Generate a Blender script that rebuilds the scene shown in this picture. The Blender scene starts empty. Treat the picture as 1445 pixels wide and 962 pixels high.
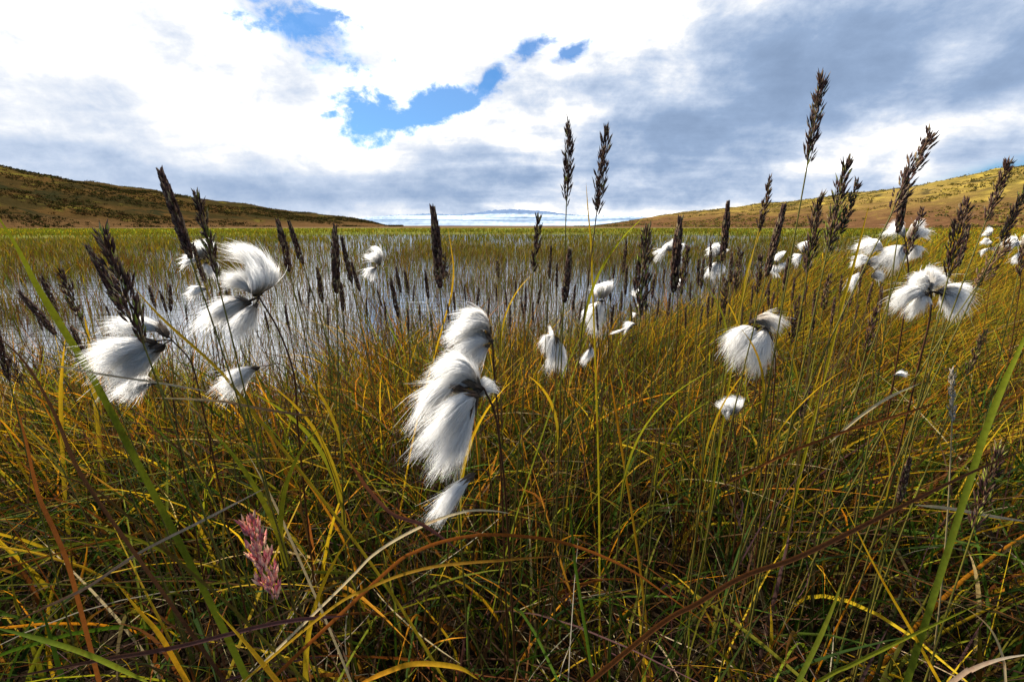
import bpy, math, random
import numpy as np
from mathutils import Vector

R = math.radians
rng = np.random.default_rng(7)
random.seed(7)
SC = bpy.context.scene
COL = SC.collection

# ------------------------------------------------------------------ camera
CAM_H = 0.62
PITCH = R(14.2)
FOC = 642.0                      # focal length in pixels of a 1445 px wide frame
cd = bpy.data.cameras.new('camera')
cd.sensor_width = 36.0
cd.lens = 36.0 * FOC / 1445.0
cd.clip_start = 0.02
cd.clip_end = 40000
cam = bpy.data.objects.new('camera', cd)
cam.location = (0, 0, CAM_H)
cam.rotation_euler = (R(90) - PITCH, 0, 0)
COL.objects.link(cam)
SC.camera = cam

SUN_EL, SUN_AZ = R(49), R(-50)    # azimuth from +Y towards +X
SUN_DIR = Vector((math.sin(SUN_AZ) * math.cos(SUN_EL), math.cos(SUN_AZ) * math.cos(SUN_EL), math.sin(SUN_EL)))
sd = bpy.data.lights.new('sun', 'SUN')
sd.energy = 5.0
sd.angle = R(0.6)
sd.color = (1.0, 0.93, 0.82)
so = bpy.data.objects.new('sun', sd)
so.rotation_euler = (-SUN_DIR).to_track_quat('-Z', 'Y').to_euler()
so.location = (-5, 5, 8)
COL.objects.link(so)

SC.view_settings.view_transform = 'Standard'
SC.view_settings.look = 'None'
SC.view_settings.gamma = 1.0
SC.view_settings.exposure = 1.0
SC.view_settings.use_curve_mapping = False
SC.render.engine = 'CYCLES'
SC.cycles.max_bounces = 14
SC.cycles.diffuse_bounces = 12
SC.cycles.transmission_bounces = 6
SC.cycles.transparent_max_bounces = 8
SC.cycles.caustics_reflective = False
SC.cycles.caustics_refractive = False

CP, SP = math.cos(PITCH), math.sin(PITCH)


def ray(px, py):
    a = (px - 722.5) / FOC
    b = (481.0 - py) / FOC
    return np.array([a, CP + b * SP, b * CP - SP])


def at(px, py, d):
    return np.array([0, 0, CAM_H]) + d * ray(px, py)


def azel(px, py):
    v = ray(px, py)
    return math.degrees(math.atan2(v[0], v[1])), math.degrees(math.atan2(v[2], math.hypot(v[0], v[1])))


# ------------------------------------------------------------------ world: clouded sky
class NT:
    """small expression builder over a node tree"""
    def __init__(self, nt):
        self.nt = nt

    def node(self, t, **kw):
        n = self.nt.nodes.new(t)
        for k, v in kw.items():
            setattr(n, k, v)
        return n

    def put(self, sock, v):
        if isinstance(v, (int, float)):
            sock.default_value = v
        elif isinstance(v, (tuple, list)):
            sock.default_value = tuple(v) if len(v) == len(sock.default_value) else (*v, 1.0)
        else:
            self.nt.links.new(v, sock)

    def m(self, op, a, b=None, c=None, clamp=False):
        n = self.node('ShaderNodeMath', operation=op, use_clamp=clamp)
        self.put(n.inputs[0], a)
        if b is not None:
            self.put(n.inputs[1], b)
        if c is not None:
            self.put(n.inputs[2], c)
        return n.outputs[0]

    def sstep(self, v, lo, hi, to0=0.0, to1=1.0):
        n = self.node('ShaderNodeMapRange', interpolation_type='SMOOTHSTEP')
        self.put(n.inputs[0], v)
        for i, x in enumerate((lo, hi, to0, to1)):
            n.inputs[i + 1].default_value = x
        return n.outputs[0]

    def mix(self, f, a, b, blend='MIX'):
        n = self.node('ShaderNodeMix', data_type='RGBA', blend_type=blend)
        self.put(n.inputs[0], f)
        self.put(n.inputs[6], a)
        self.put(n.inputs[7], b)
        return n.outputs[2]

    def noise(self, vec, scale, detail=4, rough=0.55, dist=0.0):
        n = self.node('ShaderNodeTexNoise')
        if vec is not None:
            self.put(n.inputs['Vector'], vec)
        n.inputs['Scale'].default_value = scale
        n.inputs['Detail'].default_value = detail
        n.inputs['Roughness'].default_value = rough
        n.inputs['Distortion'].default_value = dist
        return n.outputs[0]

    def mapping(self, vec, scale=(1, 1, 1), loc=(0, 0, 0), rot=(0, 0, 0)):
        n = self.node('ShaderNodeMapping')
        self.put(n.inputs[0], vec)
        n.inputs[1].default_value = loc
        n.inputs[2].default_value = rot
        n.inputs[3].default_value = scale
        return n.outputs[0]

    def xyz(self, vec):
        n = self.node('ShaderNodeSeparateXYZ')
        self.put(n.inputs[0], vec)
        return n.outputs

    def comb(self, x, y, z):
        n = self.node('ShaderNodeCombineXYZ')
        for i, v in enumerate((x, y, z)):
            self.put(n.inputs[i], v)
        return n.outputs[0]


W = bpy.data.worlds.new('World')
SC.world = W
W.use_nodes = True
wt = W.node_tree
wt.nodes.clear()
n = NT(wt)
gen = n.node('ShaderNodeTexCoord').outputs['Generated']
sky = n.node('ShaderNodeTexSky', sky_type='NISHITA')
sky.sun_disc = False
sky.sun_elevation = SUN_EL
sky.sun_rotation = SUN_AZ
sky.air_density = 1.0
sky.dust_density = 0.6
sky.ozone_density = 2.0
x, y, z = n.xyz(gen)
az = n.m('MULTIPLY', n.m('ARCTAN2', x, y), 180 / math.pi)
el = n.m('MULTIPLY', n.m('ARCSINE', z), 180 / math.pi)
# cloud layer seen in perspective
zz = n.m('ADD', n.m('MAXIMUM', z, 0.0), 0.13)
flat = n.comb(n.m('DIVIDE', x, zz), n.m('DIVIDE', y, zz), 0.0)
fl1 = n.noise(flat, 1.1, 7, 0.58, 0.3)
streak = n.noise(n.mapping(flat, (0.55, 1.3, 1), (3.1, 1.7, 0), (0, 0, 0.35)), 1.0, 6, 0.55, 0.2)
puff = n.noise(n.mapping(gen, (1, 1, 1.7)), 7.0, 8, 0.62, 0.15)
big = n.noise(n.mapping(gen, (1, 1, 2.2), (5, 2, 1)), 3.1, 6, 0.55, 0.2)


def blob(px, py, rx, ry, rot=0.0):
    """normalised distance to an ellipse in the sky centred on a direction (degrees)"""
    a0, e0 = azel(px, py)
    da = n.m('SUBTRACT', az, a0)
    de = n.m('SUBTRACT', el, e0)
    c, s = math.cos(R(rot)), math.sin(R(rot))
    u = n.m('MULTIPLY_ADD', da, c / rx, n.m('MULTIPLY', de, s / rx))
    v = n.m('MULTIPLY_ADD', da, -s / ry, n.m('MULTIPLY', de, c / ry))
    return n.m('SQRT', n.m('ADD', n.m('MULTIPLY', u, u), n.m('MULTIPLY', v, v)))


def gauss(px, py, rx, ry, w, rot=0.0):
    d = blob(px, py, rx, ry, rot)
    return n.m('MULTIPLY', n.m('EXPONENT', n.m('MULTIPLY', n.m('MULTIPLY', d, d), -1.0)), w)


def total(items):
    o = items[0]
    for i in items[1:]:
        o = n.m('ADD', o, i)
    return o


wisp = n.noise(n.mapping(gen, (1, 1, 1.5), (2, 7, 3)), 16.0, 8, 0.66, 0.3)
edge = n.m('ADD', n.m('MULTIPLY', n.m('SUBTRACT', puff, 0.5), 3.0), n.m('MULTIPLY', n.m('SUBTRACT', wisp, 0.5), 2.6))
gap = None
for args, soft in (((428, 34, 6.0, 2.7, -16), 0.85), ((525, 166, 4.6, 2.3, 4), 0.75), ((612, 152, 7.4, 1.5, 16), 0.75),
                   ((690, 115, 2.2, 0.9, 48), 0.8), ((750, 66, 2.8, 1.2, 22), 0.9), ((806, 74, 2.2, 0.8, 20), 0.9),
                   ((1455, 238, 8, 1.0, 14), 1.8)):
    g = n.sstep(n.m('ADD', blob(*args), edge), 1.0 + soft * 0.55, 1.0 - soft * 0.55)
    gap = g if gap is None else n.m('MAXIMUM', gap, g)
# unseen broken cloud behind the photographer, opened to blue to dim camera-facing sides
back = n.sstep(y, 0.25, -0.25)
gap_back = n.m('MULTIPLY', back, n.sstep(fl1, 0.66, 0.54))
gap = n.m('MAXIMUM', gap, gap_back)

shade = total([
    gauss(190, 170, 22, 6.0, 0.15), gauss(40, 95, 12, 7, 0.12), gauss(330, 262, 20, 2.2, 0.30), gauss(60, 225, 16, 2.6, 0.16),
    gauss(420, 120, 3.5, 3.4, 0.30), gauss(590, 85, 6, 2.5, 0.13), gauss(660, 228, 10, 2.5, 0.50), gauss(560, 275, 18, 2.0, 0.36),
    gauss(830, 122, 5, 1.2, 0.42, 5), gauss(900, 245, 22, 3.2, 0.62), gauss(1010, 190, 16, 3.4, 0.48), gauss(1060, 90, 16, 5.5, 0.50, 16),
    gauss(1250, 50, 18, 6, 0.40), gauss(1400, 60, 12, 7, 0.28), gauss(960, 270, 12, 1.8, 0.42), gauss(1290, 150, 14, 3, 0.32),
    gauss(1010, 300, 14, 0.8, -0.35), gauss(1330, 85, 3.5, 2.6, -0.42), gauss(1090, 205, 9, 1.5, -0.34, 6),
    gauss(1300, 190, 14, 2.0, -0.40, 14), gauss(470, 205, 9, 2.2, -0.42, -8), gauss(700, 296, 22, 0.9, 0.10), gauss(140, 65, 10, 2.6, -0.30, -32),
    gauss(160, 200, 22, 0.9, -0.12, -9), gauss(370, 55, 4, 2.2, -0.2, -25), gauss(730, 60, 18, 8, -0.22),
])
shade = n.m('MULTIPLY', shade, 0.92)
shade = n.m('ADD', shade, n.m('MULTIPLY', n.m('SUBTRACT', streak, 0.5), n.m('MULTIPLY', n.sstep(el, 1, 9, 0.7, 2.0), n.sstep(az, -28, 4, 0.40, 0.95))))
shade = n.m('ADD', shade, n.m('MULTIPLY', n.m('SUBTRACT', puff, 0.5), n.sstep(az, -20, 10, 1.0, 1.9)))
shade = n.m('ADD', shade, n.m('MULTIPLY', n.m('SUBTRACT', wisp, 0.5), 0.6))
shade = n.m('ADD', shade, n.m('MULTIPLY', n.m('SUBTRACT', big, 0.5), n.sstep(az, -30, 8, 0.8, 1.5)))
shade = n.m('MULTIPLY_ADD', n.sstep(el, 30, 60), -0.1, shade)
shade = n.m('MAXIMUM', shade, 0.0)
shade = n.m('SUBTRACT', 1.0, n.m('EXPONENT', n.m('MULTIPLY', shade, -1.25)))
ramp = n.node('ShaderNodeValToRGB')
n.put(ramp.inputs[0], shade)
cr = ramp.color_ramp
cr.elements[0].position = 0.0
cr.elements[0].color = (19.0, 18.9, 18.7, 1)
cr.elements[1].position = 1.0
cr.elements[1].color = (2.0, 2.9, 4.6, 1)
for p, c in ((0.10, (11.8, 11.9, 12.1)), (0.20, (9.9, 10.3, 11.0)), (0.42, (6.5, 7.6, 9.5)), (0.66, (3.6, 4.9, 7.2))):
    e = cr.elements.new(p)
    e.color = (*c, 1)
skyblue = n.mix(1.0, sky.outputs[0], (0.36, 0.90, 1.40, 1), 'MULTIPLY')
colour = n.mix(n.m('MULTIPLY', gap, 0.93), ramp.outputs[0], skyblue)
bg = n.node('ShaderNodeBackground')
n.put(bg.inputs[0], colour)
bg.inputs[1].default_value = 0.0455
wo = n.node('ShaderNodeOutputWorld')
wt.links.new(bg.outputs[0], wo.inputs[0])


# ------------------------------------------------------------------ materials
def new_mat(name):
    m = bpy.data.materials.new(name)
    m.use_nodes = True
    m.node_tree.nodes.clear()
    return m, NT(m.node_tree)


def finish(n, shader):
    o = n.node('ShaderNodeOutputMaterial')
    n.nt.links.new(shader, o.inputs[0])


def leafy(name, trans=0.35, rough=0.5, spec=0.35, tint=1.0):
    """colour from the vertex attribute, part of the light passes through the blade"""
    m, n = new_mat(name)
    at_ = n.node('ShaderNodeAttribute', attribute_name='col').outputs['Color']
    pos = n.node('ShaderNodeNewGeometry').outputs['Position']
    fine = n.noise(pos, 260, 3, 0.6)
    lo_, hi_ = 1 - 0.38 * tint, 1 + 0.38 * tint
    c = n.mix(1.0, at_, n.mix(fine, (lo_, lo_, lo_, 1), (hi_, hi_, hi_ - 0.08 * tint, 1)), 'MULTIPLY')
    if tint > 0.5:
        worn = n.noise(pos, 55, 4, 0.65)
        c = n.mix(n.sstep(worn, 0.56, 0.72, 0.0, 0.6), c, n.mix(1.0, c, (0.75, 0.45, 0.4, 1), 'MULTIPLY'))
    p = n.node('ShaderNodeBsdfPrincipled')
    n.put(p.inputs['Base Color'], c)
    p.inputs['Roughness'].default_value = rough
    p.inputs['Specular IOR Level'].default_value = spec
    t = n.node('ShaderNodeBsdfTranslucent')
    n.put(t.inputs['Color'], n.mix(1.0, c, (1.2, 1.08, 0.75, 1), 'MULTIPLY') if tint > 0.5 else c)
    mx = n.node('ShaderNodeMixShader')
    mx.inputs[0].default_value = trans
    n.nt.links.new(p.outputs[0], mx.inputs[1])
    n.nt.links.new(t.outputs[0], mx.inputs[2])
    finish(n, mx.outputs[0])
    return m


M_BLADE = leafy('grass_blade', 0.5, 0.6, 0.05)
M_DEAD = leafy('dead_grass', 0.2, 0.7, 0.05)
M_STEM = leafy('stem', 0.12, 0.5, 0.15)
M_SEED = leafy('seed_head', 0.10, 0.6, 0.12)
M_COTTON = leafy('cotton', 0.8, 0.8, 0.0, 0.12)
M_REED = leafy('reed', 0.3, 0.7, 0.03)
M_HEATH = leafy('heath', 0.15, 1.0, 0.0)


def ground_mat():
    m, n = new_mat('ground')
    pos = n.node('ShaderNodeNewGeometry').outputs['Position']
    X, Y, Z = n.xyz(pos)
    dist = n.m('SQRT', n.m('ADD', n.m('MULTIPLY', X, X), n.m('MULTIPLY', Y, Y)))
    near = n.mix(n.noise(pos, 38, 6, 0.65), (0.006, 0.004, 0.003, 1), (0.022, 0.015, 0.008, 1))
    a = n.noise(n.mapping(pos, (0.25, 0.25, 1)), 1.0, 6, 0.6)
    b = n.noise(n.mapping(pos, (2.0, 2.0, 2)), 1.0, 5, 0.7)
    marsh = n.mix(n.sstep(a, 0.35, 0.65), (0.10, 0.12, 0.022, 1), (0.145, 0.125, 0.035, 1))
    marsh = n.mix(n.sstep(b, 0.40, 0.75), marsh, (0.05, 0.06, 0.015, 1))
    leftish = n.sstep(n.m('DIVIDE', X, n.m('MAXIMUM', Y, 1.0)), -0.1, -0.8)
    lush = n.mix(n.noise(pos, 0.35, 4, 0.6), (0.13, 0.19, 0.018, 1), (0.22, 0.25, 0.03, 1))
    marsh = n.mix(n.m('MULTIPLY', n.sstep(dist, 42, 60), n.m('MULTIPLY_ADD', leftish, 0.7, 0.3)), marsh, lush)
    heath = n.mix(n.noise(n.mapping(pos, (0.06, 0.06, 1)), 1, 6, 0.65), (0.065, 0.045, 0.022, 1), (0.14, 0.085, 0.045, 1))
    far = n.mix(n.sstep(dist, 112, 150), marsh, heath)
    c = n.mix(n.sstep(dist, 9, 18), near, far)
    p = n.node('ShaderNodeBsdfDiffuse')
    n.put(p.inputs['Color'], c)
    bm = n.node('ShaderNodeBump')
    bm.inputs['Strength'].default_value = 0.7
    bm.inputs['Distance'].default_value = 0.03
    n.put(bm.inputs['Height'], n.noise(pos, 22, 8, 0.7))
    n.nt.links.new(bm.outputs[0], p.inputs['Normal'])
    finish(n, p.outputs[0])
    return m


def hill_mat(name, warm):
    m, n = new_mat(name)
    pos = n.node('ShaderNodeNewGeometry').outputs['Position']
    X, Y, Z = n.xyz(pos)
    big = n.noise(n.mapping(pos, (0.018, 0.018, 0.09)), 1.0, 7, 0.62, 0.4)
    mid = n.noise(n.mapping(pos, (0.07, 0.07, 0.25), (9, 3, 1)), 1.0, 7, 0.68, 0.5)
    fine = n.noise(n.mapping(pos, (0.4, 0.4, 0.8)), 1.0, 6, 0.7)
    if warm:
        c = n.mix(n.sstep(big, 0.38, 0.62), (0.15, 0.12, 0.028, 1), (0.24, 0.17, 0.05, 1))
        c = n.mix(n.sstep(mid, 0.50, 0.66), c, (0.36, 0.27, 0.055, 1))
        c = n.mix(n.sstep(mid, 0.47, 0.34), c, (0.055, 0.055, 0.025, 1))
        lo = n.sstep(n.m('ADD', Z, n.m('MULTIPLY', mid, 14.0)), 24, 8)
        c = n.mix(lo, c, n.mix(fine, (0.06, 0.035, 0.016, 1), (0.15, 0.075, 0.04, 1)))
    else:
        c = n.mix(n.sstep(big, 0.40, 0.60), (0.034, 0.026, 0.010, 1), (0.078, 0.045, 0.016, 1))
        c = n.mix(n.sstep(mid, 0.55, 0.68), c, (0.105, 0.092, 0.018, 1))
        c = n.mix(n.sstep(mid, 0.48, 0.38), c, (0.022, 0.022, 0.010, 1))
        lo = n.sstep(n.m('ADD', Z, n.m('MULTIPLY', mid, 6.0)), 7.5, 4)
        c = n.mix(lo, c, n.mix(fine, (0.062, 0.035, 0.014, 1), (0.13, 0.075, 0.035, 1)))
    c = n.mix(1.0, c, n.mix(fine, (0.42, 0.42, 0.38, 1), (1.25, 1.2, 1.1, 1)), 'MULTIPLY')
    p = n.node('ShaderNodeBsdfDiffuse')
    n.put(p.inputs['Color'], c)
    bm = n.node('ShaderNodeBump')
    bm.inputs['Strength'].default_value = 0.8
    bm.inputs['Distance'].default_value = 1.2
    n.put(bm.inputs['Height'], n.m('ADD', mid, n.m('MULTIPLY', fine, 0.6)))
    n.nt.links.new(bm.outputs[0], p.inputs['Normal'])
    finish(n, p.outputs[0])
    return m


def water_mat():
    m, n = new_mat('water')
    pos = n.node('ShaderNodeNewGeometry').outputs['Position']
    r1 = n.noise(n.mapping(pos, (3.0, 7.0, 1)), 1.0, 4, 0.55, 0.4)
    r2 = n.noise(n.mapping(pos, (16.0, 30.0, 1)), 1.0, 3, 0.5, 0.3)
    h = n.m('MULTIPLY_ADD', r2, 0.22, r1)
    bm = n.node('ShaderNodeBump')
    bm.inputs['Strength'].default_value = 0.28
    bm.inputs['Distance'].default_value = 0.025
    n.put(bm.inputs['Height'], h)
    p = n.node('ShaderNodeBsdfPrincipled')
    p.inputs['Base Color'].default_value = (0.010, 0.013, 0.014, 1)
    p.inputs['Roughness'].default_value = 0.04
    p.inputs['IOR'].default_value = 1.333
    p.inputs['Specular IOR Level'].default_value = 0.75
    n.nt.links.new(bm.outputs[0], p.inputs['Normal'])
    g = n.node('ShaderNodeBsdfGlossy')
    g.inputs['Color'].default_value = (0.95, 0.97, 1.0, 1)
    g.inputs['Roughness'].default_value = 0.0455
    n.nt.links.new(bm.outputs[0], g.inputs['Normal'])
    mx = n.node('ShaderNodeMixShader')
    mx.inputs[0].default_value = 0.5
    n.nt.links.new(p.outputs[0], mx.inputs[1])
    n.nt.links.new(g.outputs[0], mx.inputs[2])
    finish(n, mx.outputs[0])
    return m


def mountain_mat():
    m, n = new_mat('mountain')
    pos = n.node('ShaderNodeNewGeometry').outputs['Position']
    X, Y, Z = n.xyz(pos)
    a = n.noise(n.mapping(pos, (0.0007, 0.0002, 0.035)), 1.0, 5, 0.6, 0.5)
    c = n.mix(n.sstep(a, 0.40, 0.62), (0.11, 0.17, 0.26, 1), (0.36, 0.43, 0.52, 1))  # distance haze put into the colour as a blue tint over snow and rock
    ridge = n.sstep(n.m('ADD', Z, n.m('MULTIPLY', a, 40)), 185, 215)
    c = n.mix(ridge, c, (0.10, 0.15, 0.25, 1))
    p = n.node('ShaderNodeBsdfDiffuse')
    n.put(p.inputs['Color'], c)
    finish(n, p.outputs[0])
    return m


# ------------------------------------------------------------------ mesh helpers
def mesh_obj(name, verts, faces4, mat, parent=None, cols=None, faces3=None, smooth=True, origin=None):
    verts = np.asarray(verts, dtype=np.float32).reshape(-1, 3)
    if origin is not None:
        verts = verts - np.asarray(origin, dtype=np.float32)
    me = bpy.data.meshes.new(name)
    f4 = np.zeros((0, 4), np.int32) if faces4 is None else np.asarray(faces4, np.int32).reshape(-1, 4)
    f3 = np.zeros((0, 3), np.int32) if faces3 is None else np.asarray(faces3, np.int32).reshape(-1, 3)
    me.vertices.add(len(verts))
    me.vertices.foreach_set('co', verts.ravel())
    loops = np.concatenate([f4.ravel(), f3.ravel()])
    me.loops.add(len(loops))
    me.loops.foreach_set('vertex_index', loops)
    np_ = len(f4) + len(f3)
    me.polygons.add(np_)
    starts = np.concatenate([np.arange(len(f4)) * 4, len(f4) * 4 + np.arange(len(f3)) * 3]).astype(np.int32)
    me.polygons.foreach_set('loop_start', starts)
    me.polygons.foreach_set('use_smooth', np.full(np_, smooth, dtype=bool))
    me.update(calc_edges=True)
    if cols is not None:
        ca = me.color_attributes.new('col', 'FLOAT_COLOR', 'POINT')
        c = np.ones((len(verts), 4), np.float32)
        c[:, :3] = np.asarray(cols, np.float32).reshape(-1, 3)
        ca.data.foreach_set('color', c.ravel())
    me.materials.append(mat)
    o = bpy.data.objects.new(name, me)
    COL.objects.link(o)
    if parent is not None:
        o.parent = parent
    return o


def norm(v):
    return v / np.maximum(np.linalg.norm(v, axis=-1, keepdims=True), 1e-9)


def ribbons(P, Wd, C, side=None, fold=0.0):
    """P [N,S,3] centre lines, Wd [N,S] half widths, C [N,S,3] colours; side [N,3] or None; fold gives a V section"""
    N, S, _ = P.shape
    T = norm(np.gradient(P, axis=1))
    if side is None:
        side = norm(rng.normal(size=(N, 3)))
    sv = side[:, None, :] - T * np.sum(side[:, None, :] * T, axis=2, keepdims=True)
    sv = norm(sv)
    off = sv * Wd[..., None]
    if fold:
        nv = np.cross(T, sv) * (Wd * fold)[..., None]
        V = np.stack([P - off + nv, P, P + off + nv], axis=2)
        K = 3
    else:
        V = np.stack([P - off, P + off], axis=2)
        K = 2
    idx = np.arange(N * S * K).reshape(N, S, K)
    F = np.stack([idx[:, :-1, :-1], idx[:, :-1, 1:], idx[:, 1:, 1:], idx[:, 1:, :-1]], axis=-1).reshape(-1, 4)
    CC = np.repeat(C[:, :, None, :], K, axis=2)
    return V.reshape(-1, 3), F, CC.reshape(-1, 3)


def tube(path, radii, sides=6):
    path = np.asarray(path, float)
    S = len(path)
    T = norm(np.gradient(path, axis=0))
    ref = np.array([0.3, -1.0, 0.1])
    A = norm(np.cross(T, ref))
    B = np.cross(T, A)
    ang = np.linspace(0, 2 * np.pi, sides, endpoint=False)
    ring = A[:, None, :] * np.cos(ang)[None, :, None] + B[:, None, :] * np.sin(ang)[None, :, None]
    V = path[:, None, :] + ring * np.asarray(radii)[:, None, None]
    idx = np.arange(S * sides).reshape(S, sides)
    nx = np.roll(idx, -1, axis=1)
    F = np.stack([idx[:-1], nx[:-1], nx[1:], idx[1:]], axis=-1).reshape(-1, 4)
    return V.reshape(-1, 3), F


def spindles(B, T, rad, c0, c1):
    """pointed husks from B [N,3] to T [N,3], fattest at 40 %; colours at base and tip"""
    N = len(B)
    ax = norm(T - B)
    u = norm(np.cross(ax, norm(rng.normal(size=(N, 3)))))
    v = np.cross(ax, u)
    mid = B + (T - B) * 0.38
    r = rad[:, None]
    V = np.stack([B, mid + u * r, mid + v * r, mid - u * r, mid - v * r, T], axis=1)
    i = np.arange(N * 6).reshape(N, 6)
    tri = []
    for a, b in ((1, 2), (2, 3), (3, 4), (4, 1)):
        tri.append(np.stack([i[:, 0], i[:, b], i[:, a]], -1))
        tri.append(np.stack([i[:, 5], i[:, a], i[:, b]], -1))
    Fc = np.concatenate(tri)
    cm = c0 * 0.7 + c1 * 0.3
    C = np.stack([c0, cm, cm, cm, cm, c1], axis=1)
    return V.reshape(-1, 3), Fc, C.reshape(-1, 3)


def bez(p0, p1, p2, s):
    s = np.asarray(s)[..., None]
    return (1 - s) ** 2 * p0 + 2 * (1 - s) * s * p1 + s ** 2 * p2


def catmull(pts, m=8):
    pts = np.asarray(pts, float)
    P = np.vstack([2 * pts[0] - pts[1], pts, 2 * pts[-1] - pts[-2]])
    out = []
    for i in range(1, len(P) - 2):
        for t in np.linspace(0, 1, m, endpoint=False):
            a, b, c, d = P[i - 1:i + 3]
            out.append(0.5 * ((2 * b) + (-a + c) * t + (2 * a - 5 * b + 4 * c - d) * t ** 2 + (-a + 3 * b - 3 * c + d) * t ** 3))
    out.append(P[-2])
    return np.array(out)


def tag(o, label=None, cat=None, group=None, kind=None):
    for k, v in (('label', label), ('category', cat), ('group', group), ('kind', kind)):
        if v:
            o[k] = v
    return o


def empty(name, loc):
    o = bpy.data.objects.new(name, None)
    o.empty_display_size = 0.05
    o.location = [float(a) for a in loc]
    COL.objects.link(o)
    return o


# value noise for terrain and patchiness
_tab = rng.random((256, 256))


def vnoise(x, y):
    xi, yi = np.floor(x).astype(int), np.floor(y).astype(int)
    fx, fy = x - xi, y - yi
    fx, fy = fx * fx * (3 - 2 * fx), fy * fy * (3 - 2 * fy)
    g = lambda a, b: _tab[a % 256, b % 256]
    return (g(xi, yi) * (1 - fx) + g(xi + 1, yi) * fx) * (1 - fy) + (g(xi, yi + 1) * (1 - fx) + g(xi + 1, yi + 1) * fx) * fy


def fbm(x, y, o=4):
    s, a, t = 0, 1.0, 0
    for k in range(o):
        s = s + a * vnoise(x * 2 ** k + 17 * k, y * 2 ** k + 31 * k)
        t += a
        a *= 0.5
    return s / t


# ------------------------------------------------------------------ setting: ground, water, hills, mountains
WATER_Z = -0.05
SH_T = [-3.0, -1.15, -0.35, 0.0, 0.28, 0.43, 0.60, 0.74, 0.84, 0.92, 1.05]
SH_Y = [1.25, 1.30, 1.62, 1.72, 2.10, 2.6, 4.2, 8.0, 16.0, 60.0, 400.0]


def shore(x, y):
    """positive on the bank, negative over the pond (metres in depth, roughly)"""
    t = x / np.maximum(y, 0.3)
    Y = np.interp(t, SH_T, SH_Y)
    return (Y - y) + (fbm(x * 2.2 + 40, y * 2.2 + 9, 3) - 0.5) * 0.7 * np.clip(y, 0.5, 4)


def ground_z(x, y):
    x, y = np.asarray(x, float), np.asarray(y, float)
    s = shore(x, y)
    k = np.clip((s + 0.25) / 0.4, 0, 1)
    k = k * k * (3 - 2 * k)
    far = np.clip((np.hypot(x, y) - 26) / 14, 0, 1)
    k = np.maximum(k, far)
    bump = (fbm(x * 5, y * 5, 3) - 0.5) * 0.06
    return -0.28 * (1 - k) + k * (bump * np.clip(1.5 - np.hypot(x, y) / 20, 0.2, 1))


def sinh_axis(lo, hi, m, c):
    a, b = np.arcsinh(lo / c), np.arcsinh(hi / c)
    return np.sinh(np.linspace(a, b, m)) * c


gx = sinh_axis(-12000, 12000, 361, 1.2)
gy = sinh_axis(-300, 16000, 321, 1.2)
GX, GY = np.meshgrid(gx, gy)
GZ = ground_z(GX, GY)
idx = np.arange(GX.size).reshape(GX.shape)
GF = np.stack([idx[:-1, :-1], idx[:-1, 1:], idx[1:, 1:], idx[1:, :-1]], -1)
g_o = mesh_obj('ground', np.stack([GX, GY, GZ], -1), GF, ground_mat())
tag(g_o, kind='structure')

wv = [(-70, 0.4, WATER_Z), (70, 0.4, WATER_Z), (70, 60, WATER_Z), (-70, 60, WATER_Z)]
w_o = mesh_obj('water', wv, [[0, 1, 2, 3]], water_mat())
tag(w_o, kind='structure')


def ridge(name, table, base, crest, mat, rough, az_pad=(0, 0), depth=2.2, m=(180, 60)):
    """a hill whose skyline passes through the listed directions; base/crest give distances along it"""
    A = np.array([azel(px, py) for px, py in table])
    a0, a1 = A[0, 0] - az_pad[0], A[-1, 0] + az_pad[1]
    azs = np.linspace(a0, a1, m[0])
    els = np.interp(azs, A[:, 0], A[:, 1])
    rb = np.interp(azs, [a0, a1], base)
    rc = np.interp(azs, [a0, a1], crest)
    zc = CAM_H + rc * np.tan(np.radians(els))
    u = np.linspace(0, 1, m[1])
    V = np.zeros((m[0], m[1], 3))
    for j, uu in enumerate(u):
        s = uu * depth
        r = rb + (rc - rb) * s
        k = np.where(s < 1, np.sin(np.clip(s, 0, 1) * np.pi / 2) ** 1.15, np.clip(1 - 0.35 * (s - 1), 0, 1))
        zz_ = zc * k
        X_, Y_ = r * np.sin(np.radians(azs)), r * np.cos(np.radians(azs))
        e = (fbm(X_ * 0.035 + 5, Y_ * 0.035, 5) - 0.5) * rough * np.clip(zz_, 0, 12) / 12 * 2
        V[:, j] = np.stack([X_, Y_, zz_ + e - 0.15], -1)
    i = np.arange(m[0] * m[1]).reshape(m)
    F = np.stack([i[:-1, :-1], i[1:, :-1], i[1:, 1:], i[:-1, 1:]], -1)
    o = mesh_obj(name, V, F, mat)
    tag(o, kind='structure')
    return V


LH = ridge('hill', [(-500, 205), (-120, 228), (0, 236), (60, 247), (100, 255), (200, 269), (300, 284), (400, 297), (470, 304), (520, 312), (545, 318)],
           (150, 300), (330, 420), hill_mat('hill_brown', False), 3.0, (0, 2), m=(320, 90))
RH = ridge('hill', [(835, 319), (880, 313), (950, 304), (1050, 293), (1150, 284), (1250, 272), (1350, 256), (1445, 240), (1600, 222), (1900, 205)],
           (260, 110), (520, 300), hill_mat('hill_gold', True), 3.0, (2, 0), m=(320, 90))
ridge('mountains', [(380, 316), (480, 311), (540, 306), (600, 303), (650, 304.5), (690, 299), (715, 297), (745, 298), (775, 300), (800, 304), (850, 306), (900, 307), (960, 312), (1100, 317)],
      (5200, 5200), (9000, 9000), mountain_mat(), 36.0, (6, 6), depth=1.6, m=(300, 60))


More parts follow.
